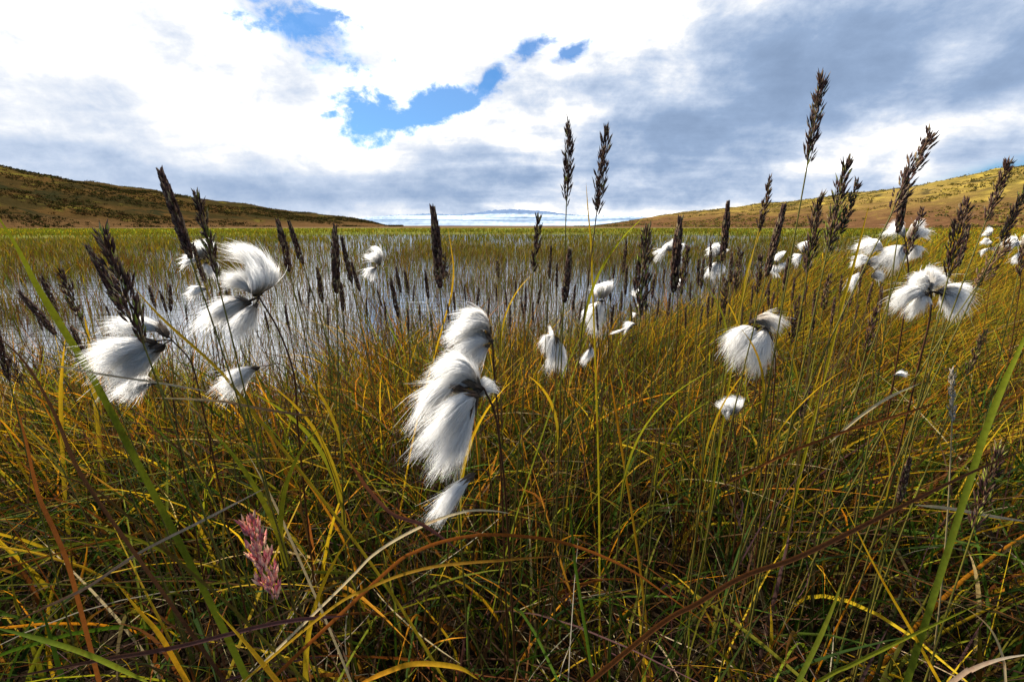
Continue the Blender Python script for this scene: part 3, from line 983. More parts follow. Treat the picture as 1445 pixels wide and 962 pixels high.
# tip px, foot px, true length, style, label, extras
PLANTS = [
    ((224, 238), (270, 368), 0.088, 'spike', 'tall dark spike leaning left, its tip crossing the brown hill skyline', dict(rad=0.0046, leaves=1)),
    ((275, 270), (308, 400), 0.088, 'panicle', 'dark seed head flecked yellow in front of the pale cotton tufts', dict(rad=0.0050, green=0.12, leaves=1)),
    ((142, 324), (205, 492), 0.105, 'panicle', 'bulky dark seed head with yellow flecks drooping over white cotton grass', dict(rad=0.0090, green=0.14)),
    ((122, 346), (172, 440), 0.075, 'spike', 'slim dark spike tucked behind the bulky yellow flecked seed head', dict()),
    ((82, 380), (116, 457), 0.060, 'panicle', 'ragged brown seed head beside long yellow green blade at the pond', dict(rad=0.0048, green=0.08)),
    ((57, 387), (81, 442), 0.048, 'spike', 'small brown spike crossed by the long yellow green blade', dict(rad=0.0030)),
    ((27, 413), (79, 473), 0.060, 'spike', 'slanting brown spike low over blue water near the picture edge', dict(rad=0.0036)),
    ((100, 460), (121, 506), 0.040, 'spike', 'short dark spike just left of the big white cotton cluster', dict(rad=0.0030)),
    ((6, 498), (32, 548), 0.050, 'panicle', 'dark clotted seed head low at the left frame edge', dict(rad=0.0050)),
    ((-4, 462), (14, 540), 0.060, 'spike', 'half cut dark spike at the left edge beside a bent brown stem', dict()),
    ((271, 342), (290, 402), 0.050, 'spike', 'thin dark spike between two tall leaning heads before cotton', dict(rad=0.0027, stem_c='gold')),
    ((390, 307), (409, 385), 0.066, 'spike', 'left spike of a slanted dark pair right of the round cotton tuft', dict(rad=0.0042, leaves=1)),
    ((407, 310), (428, 374), 0.060, 'spike', 'right spike of a slanted dark pair right of the round cotton tuft', dict(rad=0.0038)),
    ((473, 318), (475, 416), 0.076, 'spike', 'thick upright black spike standing alone over open water', dict(rad=0.0048, leaves=1)),
    ((482, 334), (497, 402), 0.064, 'spike', 'thin black spike just right of the thick upright one', dict(rad=0.0030)),
    ((448, 378), (455, 428), 0.054, 'spike', 'short black spike just left of the thick upright one', dict(rad=0.0042, leaves=1, stem_c='lime')),
    ((496, 370), (508, 412), 0.054, 'spike', 'small dark spike pair mate below the faint far cotton tuft', dict(rad=0.0036)),
    ((481, 398), (484, 440), 0.050, 'spike', 'low dark spike under the thick upright one, half in the grass', dict(rad=0.0040)),
    ((210, 402), (219, 434), 0.045, 'spike', 'small spike above the white cotton cluster, leftmost of a trio', dict(rad=0.003)),
    ((240, 401), (241, 440), 0.048, 'spike', 'upright small spike above the white cotton cluster, rightmost of a trio', dict(rad=0.0035)),
    ((225, 410), (236, 442), 0.045, 'spike', 'small tilted spike above the white cotton cluster, middle of a trio', dict(rad=0.003)),
    ((610, 290), (621, 408), 0.088, 'spike', 'tall black cylindrical spike rising past the far snowy mountains', dict(rad=0.0058, leaves=1)),
    ((626, 357), (632, 398), 0.048, 'panicle', 'squat dark seed head leaning on the tall black cylindrical spike', dict(rad=0.0042)),
    ((600, 382), (605, 424), 0.052, 'spike', 'dark spike left of the tall black cylindrical one, above blue reflection', dict(rad=0.0032)),
    ((571, 380), (577, 416), 0.050, 'spike', 'slim dark spike over the blue reflection, right of a near twin', dict(rad=0.0030)),
    ((559, 376), (566, 414), 0.054, 'spike', 'dark spike over the blue reflection, left of a near twin', dict(rad=0.0036)),
    ((551, 392), (563, 450), 0.062, 'spike', 'longer slanted dark spike reaching down across the blue reflection', dict(rad=0.0032)),
    ((702, 367), (703, 394), 0.040, 'panicle', 'small brown seed head above the main cotton head', dict(rad=0.0042, leaves=1)),
    ((760, 302), (752, 388), 0.076, 'panicle', 'slender dark seed head with yellow specks, tip at the far shore', dict(rad=0.0042, green=0.12)),
    ((778, 345), (775, 394), 0.056, 'spike', 'thin black spike right of the slender yellow specked seed head', dict(rad=0.0026)),
    ((803, 172), (799, 296), 0.110, 'panicle', 'tall upright feathery seed head against dark cloud, left of a pair', dict(rad=0.0068, green=0.03, leaves=1, stem_c='olive')),
    ((858, 178), (841, 308), 0.112, 'panicle', 'tall leaning feathery seed head against dark cloud, right of a pair', dict(rad=0.0070, green=0.03, leaves=1, stem_c='brown')),
    ((804, 350), (796, 428), 0.066, 'spike', 'dark thick spike at the foot of the tall feathery pair', dict(rad=0.0050)),
    ((884, 338), (879, 386), 0.056, 'spike', 'grey brown needle spike above the middle cotton tuft', dict(rad=0.0026)),
    ((885, 374), (882, 418), 0.054, 'spike', 'thin spike directly right of the middle cotton tuft', dict(rad=0.0026)),
    ((901, 360), (896, 402), 0.052, 'spike', 'needle spike close beside the bulky brown seed head', dict(rad=0.0026)),
    ((917, 318), (903, 452), 0.105, 'panicle', 'bulky brown seed head with yellow green flecks in mid picture', dict(rad=0.0090, green=0.16, leaves=1)),
    ((960, 307), (950, 414), 0.084, 'spike', 'heavy black spike crossing a white cotton tuft', dict(rad=0.0056, leaves=1)),
    ((972, 345), (960, 420), 0.066, 'panicle', 'dark knobbly seed head just right of the heavy black spike', dict(rad=0.0042)),
    ((1027, 284), (1019, 370), 0.074, 'spike', 'upright black spike rising from cotton, tip over the golden hill', dict(rad=0.0046, leaves=1)),
    ((1088, 250), (1069, 332), 0.076, 'panicle', 'dark branched seed head on a yellow stem, tip in the cloud', dict(rad=0.0042, leaves=1, stem_c='gold')),
    ((1108, 285), (1081, 392), 0.088, 'spike', 'long smooth black spike slanting beside white cotton', dict(rad=0.0042)),
    ((1162, 107), (1138, 240), 0.100, 'panicle', 'tallest seed head in the picture, high against grey cloud', dict(rad=0.0064, green=0.06, leaves=2, stem_c='olive')),
    ((1196, 225), (1166, 362), 0.105, 'panicle', 'forked bulky seed head with green core before the golden hill', dict(rad=0.0072, green=0.14, side_heads=(((1212, 255), (1184, 335), 0.55),))),
    ((1158, 275), (1138, 392), 0.094, 'panicle', 'ragged dark seed head right of the tallest stem, tip at hill crest', dict(rad=0.0060, green=0.06)),
    ((1320, 182), (1255, 308), 0.112, 'open', 'open drooping purple seed head leaning far right into the cloud', dict(rad=0.0095, leaves=1, bend=-0.05)),
    ((1279, 238), (1267, 330), 0.076, 'spike', 'straight dark spike hanging under the open drooping seed head', dict(rad=0.0042)),
    ((1303, 295), (1276, 366), 0.066, 'panicle', 'brown seed head crossing the paired white cotton tufts', dict(rad=0.0042)),
    ((1365, 280), (1337, 396), 0.094, 'panicle', 'stout brown seed head above the right cotton cluster', dict(rad=0.0072)),
    ((1425, 224), (1389, 318), 0.084, 'panicle', 'slim purple brown seed head against the right golden hill crest', dict(rad=0.0050, leaves=1)),
    ((1452, 262), (1408, 348), 0.080, 'panicle', 'seed head cut by the right edge, on the golden hill', dict(rad=0.0046, green=0.05)),
    ((1424, 338), (1371, 414), 0.080, 'open', 'broad tawny seed head bent right beside white cotton', dict(rad=0.0088, pal=TAWNY)),
    ((1368, 318), (1352, 378), 0.066, 'spike', 'blurred dark spike behind the stout brown seed head', dict()),
    ((1448, 338), (1436, 392), 0.060, 'panicle', 'dark seed head at the right edge below the far cotton', dict(rad=0.0046)),
    ((1046, 352), (1037, 414), 0.066, 'panicle', 'dark fat seed head between two yellow blades right of the cotton pair', dict(rad=0.0046)),
    ((1034, 356), (1031, 400), 0.052, 'spike', 'thin dark spike behind the fat seed head right of the cotton pair', dict(rad=0.003)),
    ((1073, 358), (1067, 418), 0.064, 'panicle', 'dark seed head above a yellow blade left of the smooth slanting spike', dict(rad=0.0042, leaves=1)),
    ((1003, 342), (1002, 384), 0.052, 'spike', 'straight thin spike in front of the upper cotton of the pair', dict(rad=0.003)),
    ((986, 365), (985, 404), 0.050, 'spike', 'left one of two short spikes left of the cotton pair', dict(rad=0.003)),
    ((994, 363), (989, 408), 0.050, 'spike', 'right one of two short spikes left of the cotton pair', dict(rad=0.003)),
    ((1024, 392), (1020, 458), 0.066, 'panicle', 'dark seed head sunk in gold grass below the cotton pair', dict(rad=0.0042)),
    ((1172, 386), (1160, 442), 0.058, 'panicle', 'dark seed head in gold grass below the forked bulky one', dict(rad=0.0040)),
    ((1112, 364), (1105, 412), 0.054, 'spike', 'thin dark spike right of the cotton on the slanting spike', dict(rad=0.003)),
    ((1127, 420), (1115, 488), 0.070, 'panicle', 'dark seed head in grass above right of the drooping cotton', dict(rad=0.0046)),
    ((1238, 433), (1220, 502), 0.064, 'panicle', 'purple brown seed head in gold grass left of cotton', dict(rad=0.0055)),
    ((1284, 645), (1267, 712), 0.052, 'spike', 'black spike low in the grass above the arching brown blade', dict(rad=0.0036)),
    ((1412, 628), (1370, 758), 0.088, 'panicle', 'green and black seed head behind the arching brown blade end', dict(rad=0.0058, green=0.25)),
    ((1142, 545), (1129, 594), 0.050, 'panicle', 'purple brown seed head deep in grass right of the small cotton puff', dict(rad=0.0046)),
    ((1392, 463), (1362, 532), 0.062, 'panicle', 'straw speckled seed head in the grass below the right cotton', dict(rad=0.0042, pal=TAWNY, green=0.3)),
    ((348, 726), (388, 852), 0.080, 'panicle', 'pink purple fluffy seed head low in the dark grass', dict(rad=0.0112, pal=PINK * 1.25, stem_c='lime', leaves=1)),
    ((1345, 524), (1343, 600), 0.060, 'open', 'bleached whitish seed plume standing in the gold grass', dict(rad=0.0026, pal=WHITISH, stem_c='straw')),
]
for tip, base, L, style, label, ex in PLANTS:
    if style == 'spike':
        seed_plant('sedge', 'sedge', tip, base, L, style, label, SPIKES, **ex)
    else:
        seed_plant('flowering_grass', 'grass plant', tip, base, L, style, label, PANI, **ex)

# small spikes that nothing tells apart, among the reeds of the near shore
MANY = [(318, 405), (335, 430), (372, 438), (420, 408), (437, 402), (462, 432), (517, 420), (532, 408), (543, 425), (585, 402), (592, 430), (640, 412),
        (655, 402), (662, 425), (676, 406), (690, 420), (713, 408), (728, 395), (742, 404), (764, 398), (786, 372), (812, 402), (830, 380), (868, 372),
        (924, 385), (938, 378), (1008, 402), (1053, 380), (1085, 400), (1093, 412), (1150, 408), (1205, 400), (1218, 372), (1245, 405), (860, 392),
        (262, 430), (185, 398), (170, 412), (150, 432), (50, 440), (912, 402), (946, 412), (975, 398), (1000, 418), (1062, 402), (1122, 392), (1140, 402), (1188, 388), (1232, 398), (1018, 432), (878, 410),
        (846, 396), (1078, 432), (1195, 424), (1100, 436), (1060, 440), (575, 434), (607, 440), (632, 428), (647, 436), (670, 436), (700, 402), (720, 430), (735, 418), (752, 426), (772, 430), (795, 436), (822, 424), (842, 432), (866, 430),
        (890, 428), (930, 420), (968, 432), (992, 430), (1030, 420), (1048, 428), (1088, 392), (1132, 436), (1150, 430), (1178, 420), (1212, 430), (300, 440), (352, 446), (402, 430), (485, 446)]
for (px, py) in MANY:
    ln = 22 + 16 * rng.random()
    tl = (px - 722) / 722 * 9 + rng.normal() * 2.5
    seed_plant('sedge', 'sedge', (px, py), (px - tl, py + ln), 0.034 + 0.012 * rng.random(), 'spike',
               'one of the small dark sedge spikes scattered among shore reeds', 'small dark sedge spikes among the shore reeds', rad=0.0016 + 0.0008 * rng.random(), stem_c='brown')


# ------------------------------------------------------------------ cotton grass
def tuft_mesh(b, c, e, width, count, frizz=1.0, thick=0.00022, brown=0.18, shape='brush'):
    """fine white hairs from b, guided by c, to e; width is the half width of the brush at its broadest"""
    N = count
    S = 8
    s = np.linspace(0, 1, S)[None, :]
    L = np.linalg.norm(e - b)
    nc = max(9, N // 80)
    # clumps of hair share an offset and a bend
    def disc(k):
        a = rng.random(k) * 2 * np.pi
        r = np.sqrt(rng.random(k))
        return np.stack([r * np.cos(a), r * np.sin(a)], -1)
    cl = disc(nc)
    which = rng.integers(0, nc, N)
    q = cl[which] * 0.88 + disc(N) * 0.36
    r = np.linalg.norm(q, axis=1)
    ax = norm(e - b)
    u, v = frame(ax)
    ln = (0.72 + 0.34 * rng.random(N)) * (1.0 - 0.16 * r ** 2)
    ln *= (0.66 + 0.44 * rng.random(nc))[which]
    ss = s * ln[:, None]
    core = bez(b, c, e, ss)
    if shape == 'brush':
        prof = 0.10 + 0.90 * np.clip(ss, 0, 1.2) ** 0.75
    else:                                     # rounded puff: swells early, curls in again
        prof = 0.12 + 1.0 * np.sin(np.clip(ss * 0.80 + 0.04, 0, 1) * np.pi) ** 0.7
    bendc = (rng.normal(size=(nc, 2)) * 0.42)[which]
    bendi = rng.normal(size=(N, 2)) * 0.17 * frizz
    off = q[:, None, :] * prof[..., None] * width
    off = off + (bendc + bendi)[:, None, :] * (ss ** 2)[..., None] * width
    off = off + rng.normal(size=(N, S, 2)) * 0.045 * width * frizz * s[..., None]
    stray = (rng.random(N) < 0.13 * frizz)[:, None, None]
    off = off + stray * rng.normal(size=(N, 1, 2)) * 0.65 * width * (ss ** 1.6)[..., None]
    P = core + off[..., :1] * u + off[..., 1:] * v
    Wd = thick * (1.0 - 0.75 * s ** 2) * np.ones((N, 1))
    white = np.array((0.975, 0.965, 0.95))
    tan = np.array((0.42, 0.32, 0.20))
    k = np.exp(-(ss / brown) ** 2)[..., None] * (0.35 + 0.65 * rng.random((N, 1, 1)))
    C = white * (0.90 + 0.14 * rng.random((N, 1, 1))) * (1 - k) + tan * k
    return ribbons(P, Wd, C, None)


def bract_mesh(b, ax, L):
    """dark papery scales clasping the foot of a tuft"""
    nb = 11
    u, v = frame(ax)
    a = rng.random(nb) * 2 * np.pi
    rd = u * np.cos(a)[:, None] + v * np.sin(a)[:, None]
    B = b[None] - ax * L * 0.10 + rd * L * 0.015
    T = b[None] + (ax * (0.10 + 0.16 * rng.random((nb, 1))) + rd * 0.07) * L
    c0 = np.tile(np.array((0.035, 0.024, 0.018)), (nb, 1)) * (0.7 + 0.7 * rng.random((nb, 1)))
    c1 = np.tile(np.array((0.16, 0.11, 0.07)), (nb, 1))
    return spindles(B, T, np.full(nb, L * 0.035), c0, c1)


COTTON = 'white cotton grass heads blowing over the bank'


def cotton(label, d, node, tufts, stem_px=(), stem_w=0.0011, dense=1.0, group=COTTON):
    """node: where the tufts meet; stem_px: picture points the stem passes on its way down; tufts: (foot, guide, tip, half width px, hairs, shape, dz)"""
    Pn = at(*node, d)
    pts = [Pn] + [at(*p, d + 0.01 * (i + 1)) for i, p in enumerate(stem_px)]
    last = pts[-1]
    dv = norm(pts[-2] - last) if len(pts) > 1 else np.array([0, 0, 1.0])
    rest, root = stem_path(last, norm(dv * 0.5 + np.array([0, 0, 0.5])), 10)
    t = empty('cotton_grass', root)
    tag(t, label, 'cotton grass', group, 'thing')
    path = np.vstack([catmull(np.array(pts), 6)[:-1], rest]) if len(pts) > 1 else rest
    sv, sf = tube(path, np.linspace(stem_w * 0.6, stem_w * 0.8, len(path)), 6)
    k = np.repeat(np.linspace(0, 1, len(path)), 6)[:, None]
    mesh_obj('stem', sv, sf, M_STEM, t, PA['brown'] * 0.9 * (1 - k) + PA['rust'] * 0.6 * k, origin=root)
    for tf in tufts:
        foot, guide, tipp, hw, count, shape = tf[:6]
        dz = tf[6] if len(tf) > 6 else 0.0
        b = at(*foot, d)
        e = at(*tipp, d + dz)
        c = at(*guide, d + dz * 0.4) if guide else (b + e) / 2 + np.array([0, 0, 0.10 * np.linalg.norm(e - b)])
        width = hw * (0.84 if d < 0.5 else 1.05) / FOC * d
        L = np.linalg.norm(e - b)
        v, f, cc = tuft_mesh(b, c, e, width, int(count * dense), thick=0.00016 * max(1.0, d / 0.42),
                             brown=tf[7] if len(tf) > 7 else 0.18, shape=shape)
        o = mesh_obj('cotton_tuft', v, f, M_COTTON, t, cc, origin=root)
        ax = norm(c - b)
        bv, bf, bc = bract_mesh(b, ax, L)
        mesh_obj('bract', bv, None, M_SEED, o, bc, bf, smooth=False, origin=root)
        dd = np.linalg.norm(b - Pn)
        if dd > 0.004:
            m1 = (b + Pn) / 2 + np.array([0, 0, 0.12 * dd])
            tv, tf2 = tube(bez(Pn, m1, b, np.linspace(0, 1, 7)), np.full(7, stem_w * 0.55), 5)
            mesh_obj('stalk', tv, tf2, M_STEM, t, np.tile(PA['brown'] * 0.6, (len(tv), 1)), origin=root)


B, Pf = 'brush', 'puff'
cotton('windblown cotton cluster of three long tufts sweeping left under the bulky seed head', 0.43, (243, 480),
       [((232, 470), (215, 448), (150, 466), 17, 2600, B, 0.01), ((214, 484), (190, 480), (122, 528), 26, 3400, B, -0.01),
        ((226, 490), (205, 500), (160, 536), 24, 2600, B, 0.01), ((195, 488), (180, 478), (140, 500), 18, 1600, B, 0.02)],
       [(270, 512), (285, 570)])
cotton('small cotton tuft hanging low beneath the windblown three tuft cluster', 0.46, (222, 536),
       [((216, 540), (200, 532), (168, 560), 19, 2200, B)], [(240, 545), (252, 620)])
cotton('large swirled round cotton tuft above a pair of drooping tufts, before the pond', 0.47, (366, 420),
       [((362, 414), (386, 392), (350, 350), 20, 3000, Pf, -0.01), ((366, 412), (392, 366), (322, 346), 19, 2600, B, 0.0, 0.1),
        ((360, 414), (345, 392), (318, 388), 20, 2200, B, 0.01), ((348, 426), (330, 418), (278, 462), 17, 2600, B, 0.0, 0.25),
        ((360, 432), (352, 440), (332, 484), 21, 2600, B, -0.01, 0.28), ((350, 428), (330, 430), (308, 462), 18, 1800, B, 0.01, 0.25)],
       [(395, 470), (415, 530), (420, 600)], 0.0014)
cotton('single cone shaped cotton tuft on a thin sideways stalk in the grass', 0.47, (372, 516),
       [((361, 519), (342, 524), (312, 556), 18, 2600, B, 0.0, 0.14)], [(400, 516), (430, 560)], 0.0008)
cotton('cotton cluster half hidden behind two dark seed heads at the pond', 0.85, (292, 372),
       [((288, 364), (296, 345), (278, 340), 13, 1100, Pf), ((282, 366), (270, 362), (256, 372), 10, 900, B), ((290, 372), (296, 380), (288, 392), 11, 800, B),
        ((300, 366), (304, 372), (306, 380), 6, 500, B)], [(300, 420)])
cotton('thin cotton wisp above the drooping pair, among shore reeds', 0.9, (292, 408),
       [((291, 408), (282, 405), (264, 416), 7, 700, B)], [(294, 440)])
cotton('faint little cotton plant standing alone in the far reeds', 1.35, (535, 374),
       [((536, 372), (536, 356), (518, 358), 9, 900, Pf), ((530, 378), (522, 378), (518, 394), 8, 700, B)], [(536, 410)])
cotton('biggest shaggy white cotton head, nearest in mid picture, with hanging tufts', 0.40, (683, 548),
       [((674, 542), (656, 496), (604, 540), 27, 3200, B, -0.01, 0.24), ((672, 544), (628, 520), (586, 592), 22, 2600, B, 0.01, 0.16),
        ((670, 558), (656, 556), (588, 640), 28, 3600, B, -0.02, 0.14), ((668, 562), (662, 596), (618, 672), 22, 3000, B, 0.0, 0.12),
        ((674, 552), (668, 520), (640, 508), 20, 2000, B, 0.02, 0.3), ((674, 556), (690, 535), (694, 552), 13, 1100, Pf, 0.02),
        ((650, 548), (610, 540), (560, 562), 22, 170, B, 0.02, 0.1), ((664, 570), (658, 600), (640, 650), 15, 1400, B, 0.02, 0.1)],
       [(700, 590), (712, 680)], 0.0015)
cotton('shaggy cotton cap with tan centre on top of the biggest head', 0.44, (695, 484),
       [((690, 470), (690, 438), (634, 462), 19, 3600, B, -0.01, 0.40), ((692, 480), (668, 476), (640, 504), 18, 2400, B, 0.0, 0.16),
        ((688, 478), (672, 450), (632, 476), 18, 2600, B, 0.01, 0.30), ((688, 488), (680, 495), (654, 520), 15, 1800, B, 0.01)],
       [(697, 520), (704, 600)], 0.0014)
cotton('slender cotton tuft pointing down below the biggest head', 0.40, (668, 662),
       [((664, 672), (650, 684), (608, 734), 15, 2600, B, -0.01, 0.10)], [(690, 670), (700, 740)], 0.0008)
cotton('two tuft cotton plant at the shore, round tuft over a hanging one', 0.85, (853, 424),
       [((852, 420), (856, 398), (846, 400), 13, 1500, Pf), ((848, 426), (842, 432), (834, 466), 15, 1900, B), ((844, 428), (832, 432), (826, 452), 10, 1000, B)],
       [(858, 470)], 0.0012)
cotton('cotton plant sunk in grass right of the biggest head, crossed by blades', 0.75, (784, 478),
       [((781, 476), (776, 468), (766, 500), 12, 1100, B), ((784, 480), (786, 492), (775, 528), 11, 1100, B), ((786, 478), (794, 490), (796, 524), 8, 800, B),
        ((781, 474), (782, 466), (774, 476), 9, 700, Pf)], [(790, 540)])
cotton('narrow cotton wisp in grass under the two tuft plant', 0.75, (834, 488),
       [((833, 490), (830, 496), (818, 516), 6, 500, B), ((834, 488), (836, 496), (832, 510), 4, 300, B)], [(838, 540)])
cotton('wispy flattened cotton tuft trailing left on a bent stalk', 0.72, (896, 458),
       [((897, 458), (890, 454), (880, 466), 6, 500, B), ((890, 462), (872, 468), (860, 472), 3, 90, B)], [(890, 490)], 0.0008)
cotton('tiny cotton speck above the wispy flattened tuft', 0.95, (898, 444),
       [((898, 445), (896, 440), (892, 450), 4, 260, Pf)], [(899, 470)], 0.0008)
cotton('pale cotton fleck left of the bulky brown seed head', 1.05, (904, 420),
       [((903, 420), (898, 412), (892, 408), 5, 300, Pf), ((903, 422), (904, 428), (900, 436), 3, 220, B)], [(905, 450)], 0.0008)
cotton('cotton tufts behind the heavy black spike, over the water', 1.15, (952, 356),
       [((948, 352), (946, 338), (940, 344), 8, 700, Pf), ((942, 352), (934, 352), (926, 366), 8, 700, B), ((955, 350), (962, 344), (963, 354), 6, 500, Pf),
        ((955, 360), (960, 364), (958, 376), 6, 400, B)], [(956, 400)])
cotton('small oval cotton bud right of the heavy black spike foot', 0.9, (957, 406),
       [((957, 406), (956, 398), (957, 393), 5, 500, Pf)], [(957, 440)], 0.0008)
cotton('cotton pair, one tuft above another, behind the straight thin spike', 1.05, (1012, 366),
       [((1010, 362), (1010, 346), (998, 352), 9, 900, Pf), ((1014, 360), (1018, 350), (1014, 354), 8, 500, Pf), ((1012, 370), (1008, 376), (1002, 392), 9, 900, B),
        ((1016, 370), (1020, 378), (1018, 390), 7, 500, B)], [(1014, 410)])
cotton('cotton plant beside the long smooth slanting spike', 1.0, (1096, 372),
       [((1098, 368), (1104, 356), (1092, 362), 8, 800, Pf), ((1102, 372), (1108, 370), (1104, 382), 8, 700, B), ((1094, 374), (1092, 380), (1090, 392), 8, 700, B)],
       [(1098, 410)])
cotton('cotton tufts just right of the tallest stem', 1.0, (1136, 362),
       [((1134, 356), (1136, 342), (1130, 342), 7, 700, Pf), ((1132, 360), (1128, 360), (1122, 372), 7, 700, B)], [(1138, 400)])
cotton('drooping cotton plant with a grey weathered top tuft', 0.55, (1086, 462),
       [((1066, 464), (1050, 460), (1030, 506), 17, 2600, B, 0.0, 0.14), ((1080, 466), (1076, 476), (1052, 530), 20, 3000, B, -0.01, 0.16),
        ((1060, 454), (1086, 440), (1102, 466), 14, 1500, B, 0.0, 0.55)], [(1094, 510), (1090, 580)], 0.0013)
cotton('small matted cotton puff below the drooping plant', 0.58, (1034, 586),
       [((1033, 584), (1036, 566), (1024, 562), 12, 1600, Pf), ((1030, 584), (1020, 575), (1024, 590), 7, 500, Pf)], [(1040, 640)], 0.001)
cotton('small flat cotton wisp lying on golden grass', 0.66, (1262, 532),
       [((1262, 530), (1268, 525), (1280, 529), 4, 600, B)], [(1255, 560)], 0.0008)
cotton('pair of broad cotton tufts around a dark stem before the hill foot', 0.74, (1278, 345),
       [((1276, 334), (1270, 314), (1254, 328), 11, 1300, B), ((1284, 334), (1296, 316), (1308, 328), 11, 1200, Pf), ((1276, 348), (1262, 352), (1242, 386), 15, 1900, B),
        ((1288, 346), (1298, 350), (1294, 366), 10, 1000, B)], [(1282, 385), (1278, 430)], 0.0016)
cotton('cotton plant with oval upper tuft and ragged lower tufts, left of the broad pair', 0.76, (1248, 366),
       [((1244, 352), (1236, 338), (1206, 354), 12, 1500, B), ((1230, 370), (1220, 362), (1202, 374), 9, 900, B), ((1224, 372), (1236, 366), (1242, 376), 7, 500, Pf),
        ((1218, 384), (1206, 386), (1196, 410), 8, 700, B), ((1230, 390), (1238, 386), (1246, 396), 6, 500, Pf)], [(1240, 420), (1228, 470)])
cotton('full cotton cluster of four tufts in the gold grass on the right', 0.62, (1314, 412),
       [((1312, 404), (1300, 384), (1332, 400), 14, 1600, Pf), ((1308, 404), (1296, 390), (1288, 404), 12, 1200, Pf), ((1306, 414), (1288, 404), (1258, 434), 14, 1700, B),
        ((1308, 418), (1304, 420), (1290, 444), 12, 1300, B), ((1326, 412), (1346, 396), (1370, 440), 18, 2400, B), ((1330, 416), (1340, 414), (1346, 444), 15, 1500, B)],
       [(1312, 450), (1300, 500)], 0.0018)
cotton('small far cotton tufts stacked beside a yellow blade on the right', 1.5, (1398, 345),
       [((1397, 332), (1394, 324), (1390, 328), 5, 400, Pf), ((1398, 342), (1392, 338), (1388, 344), 5, 400, Pf), ((1400, 350), (1404, 348), (1400, 354), 5, 400, Pf),
        ((1394, 352), (1388, 352), (1386, 360), 4, 300, B)], [(1399, 385)])
cotton('cotton tufts against the right edge behind the tawny seed head', 0.95, (1440, 352),
       [((1438, 346), (1430, 336), (1420, 348), 9, 900, B), ((1442, 344), (1450, 332), (1448, 344), 8, 700, Pf), ((1438, 356), (1434, 364), (1426, 372), 7, 500, B)], [(1440, 400)])


# ------------------------------------------------------------------ single blades that stand out
def blade(label, pts, depths, w, c0, c1, root=-1, kind='grass_blade', cat='grass blade', mat=None, fold=0.35, side=None, tipw=0.05):
    """pts run along the blade in the picture; root names the end that goes down to the ground (None: both ends lie in the grass)"""
    if np.isscalar(depths):
        depths = [depths] * len(pts)
    P = [at(*p, d) for p, d in zip(pts, depths)]
    if root == 0:
        P = P[::-1]
    if root is not None:
        e = P[-1]
        dv = norm(P[-1] - P[-2])
        sh = np.array([dv[0], dv[1], 0]) / max(-dv[2], 0.35) * e[2] * 0.75
        ln = np.linalg.norm(sh)
        sh *= min(1.0, 0.28 / max(ln, 1e-6))
        q = np.array([e[0] + sh[0], e[1] + sh[1], 0.0])
        q[2] = float(ground_z(q[0], q[1])) - 0.01
        P += [e * 0.62 + q * 0.38 + sh * 0.12, e * 0.28 + q * 0.72 + sh * 0.10, q]
    C = catmull(P, 8)
    S = len(C)
    s = np.linspace(0, 1, S)
    wd = w * 0.5 * np.clip(np.minimum((s / 0.35) ** 0.7 + tipw, 1.0), 0, 1)
    if root is None:
        wd = wd * np.clip(((1 - s) / 0.2) ** 0.7 + tipw, 0, 1)
    col = np.array(PA[c1])[None] * (1 - s[:, None]) + np.array(PA[c0])[None] * s[:, None]
    og = C[-1]
    if side is None:
        T = norm(C[S // 2] - C[S // 4])
        side = norm(norm(np.cross(T, norm(C[S // 3] - np.array([0, 0, CAM_H])))) + rng.normal(size=3) * 0.22)
    v, f, c = ribbons(C[None], wd[None], col[None], np.array([side]), fold)
    o = mesh_obj(kind, v, f, mat or M_BLADE, None, c, origin=og)
    o.location = [float(a) for a in og]
    return tag(o, label, cat, 'single blades standing out in the bank grass', 'thing')


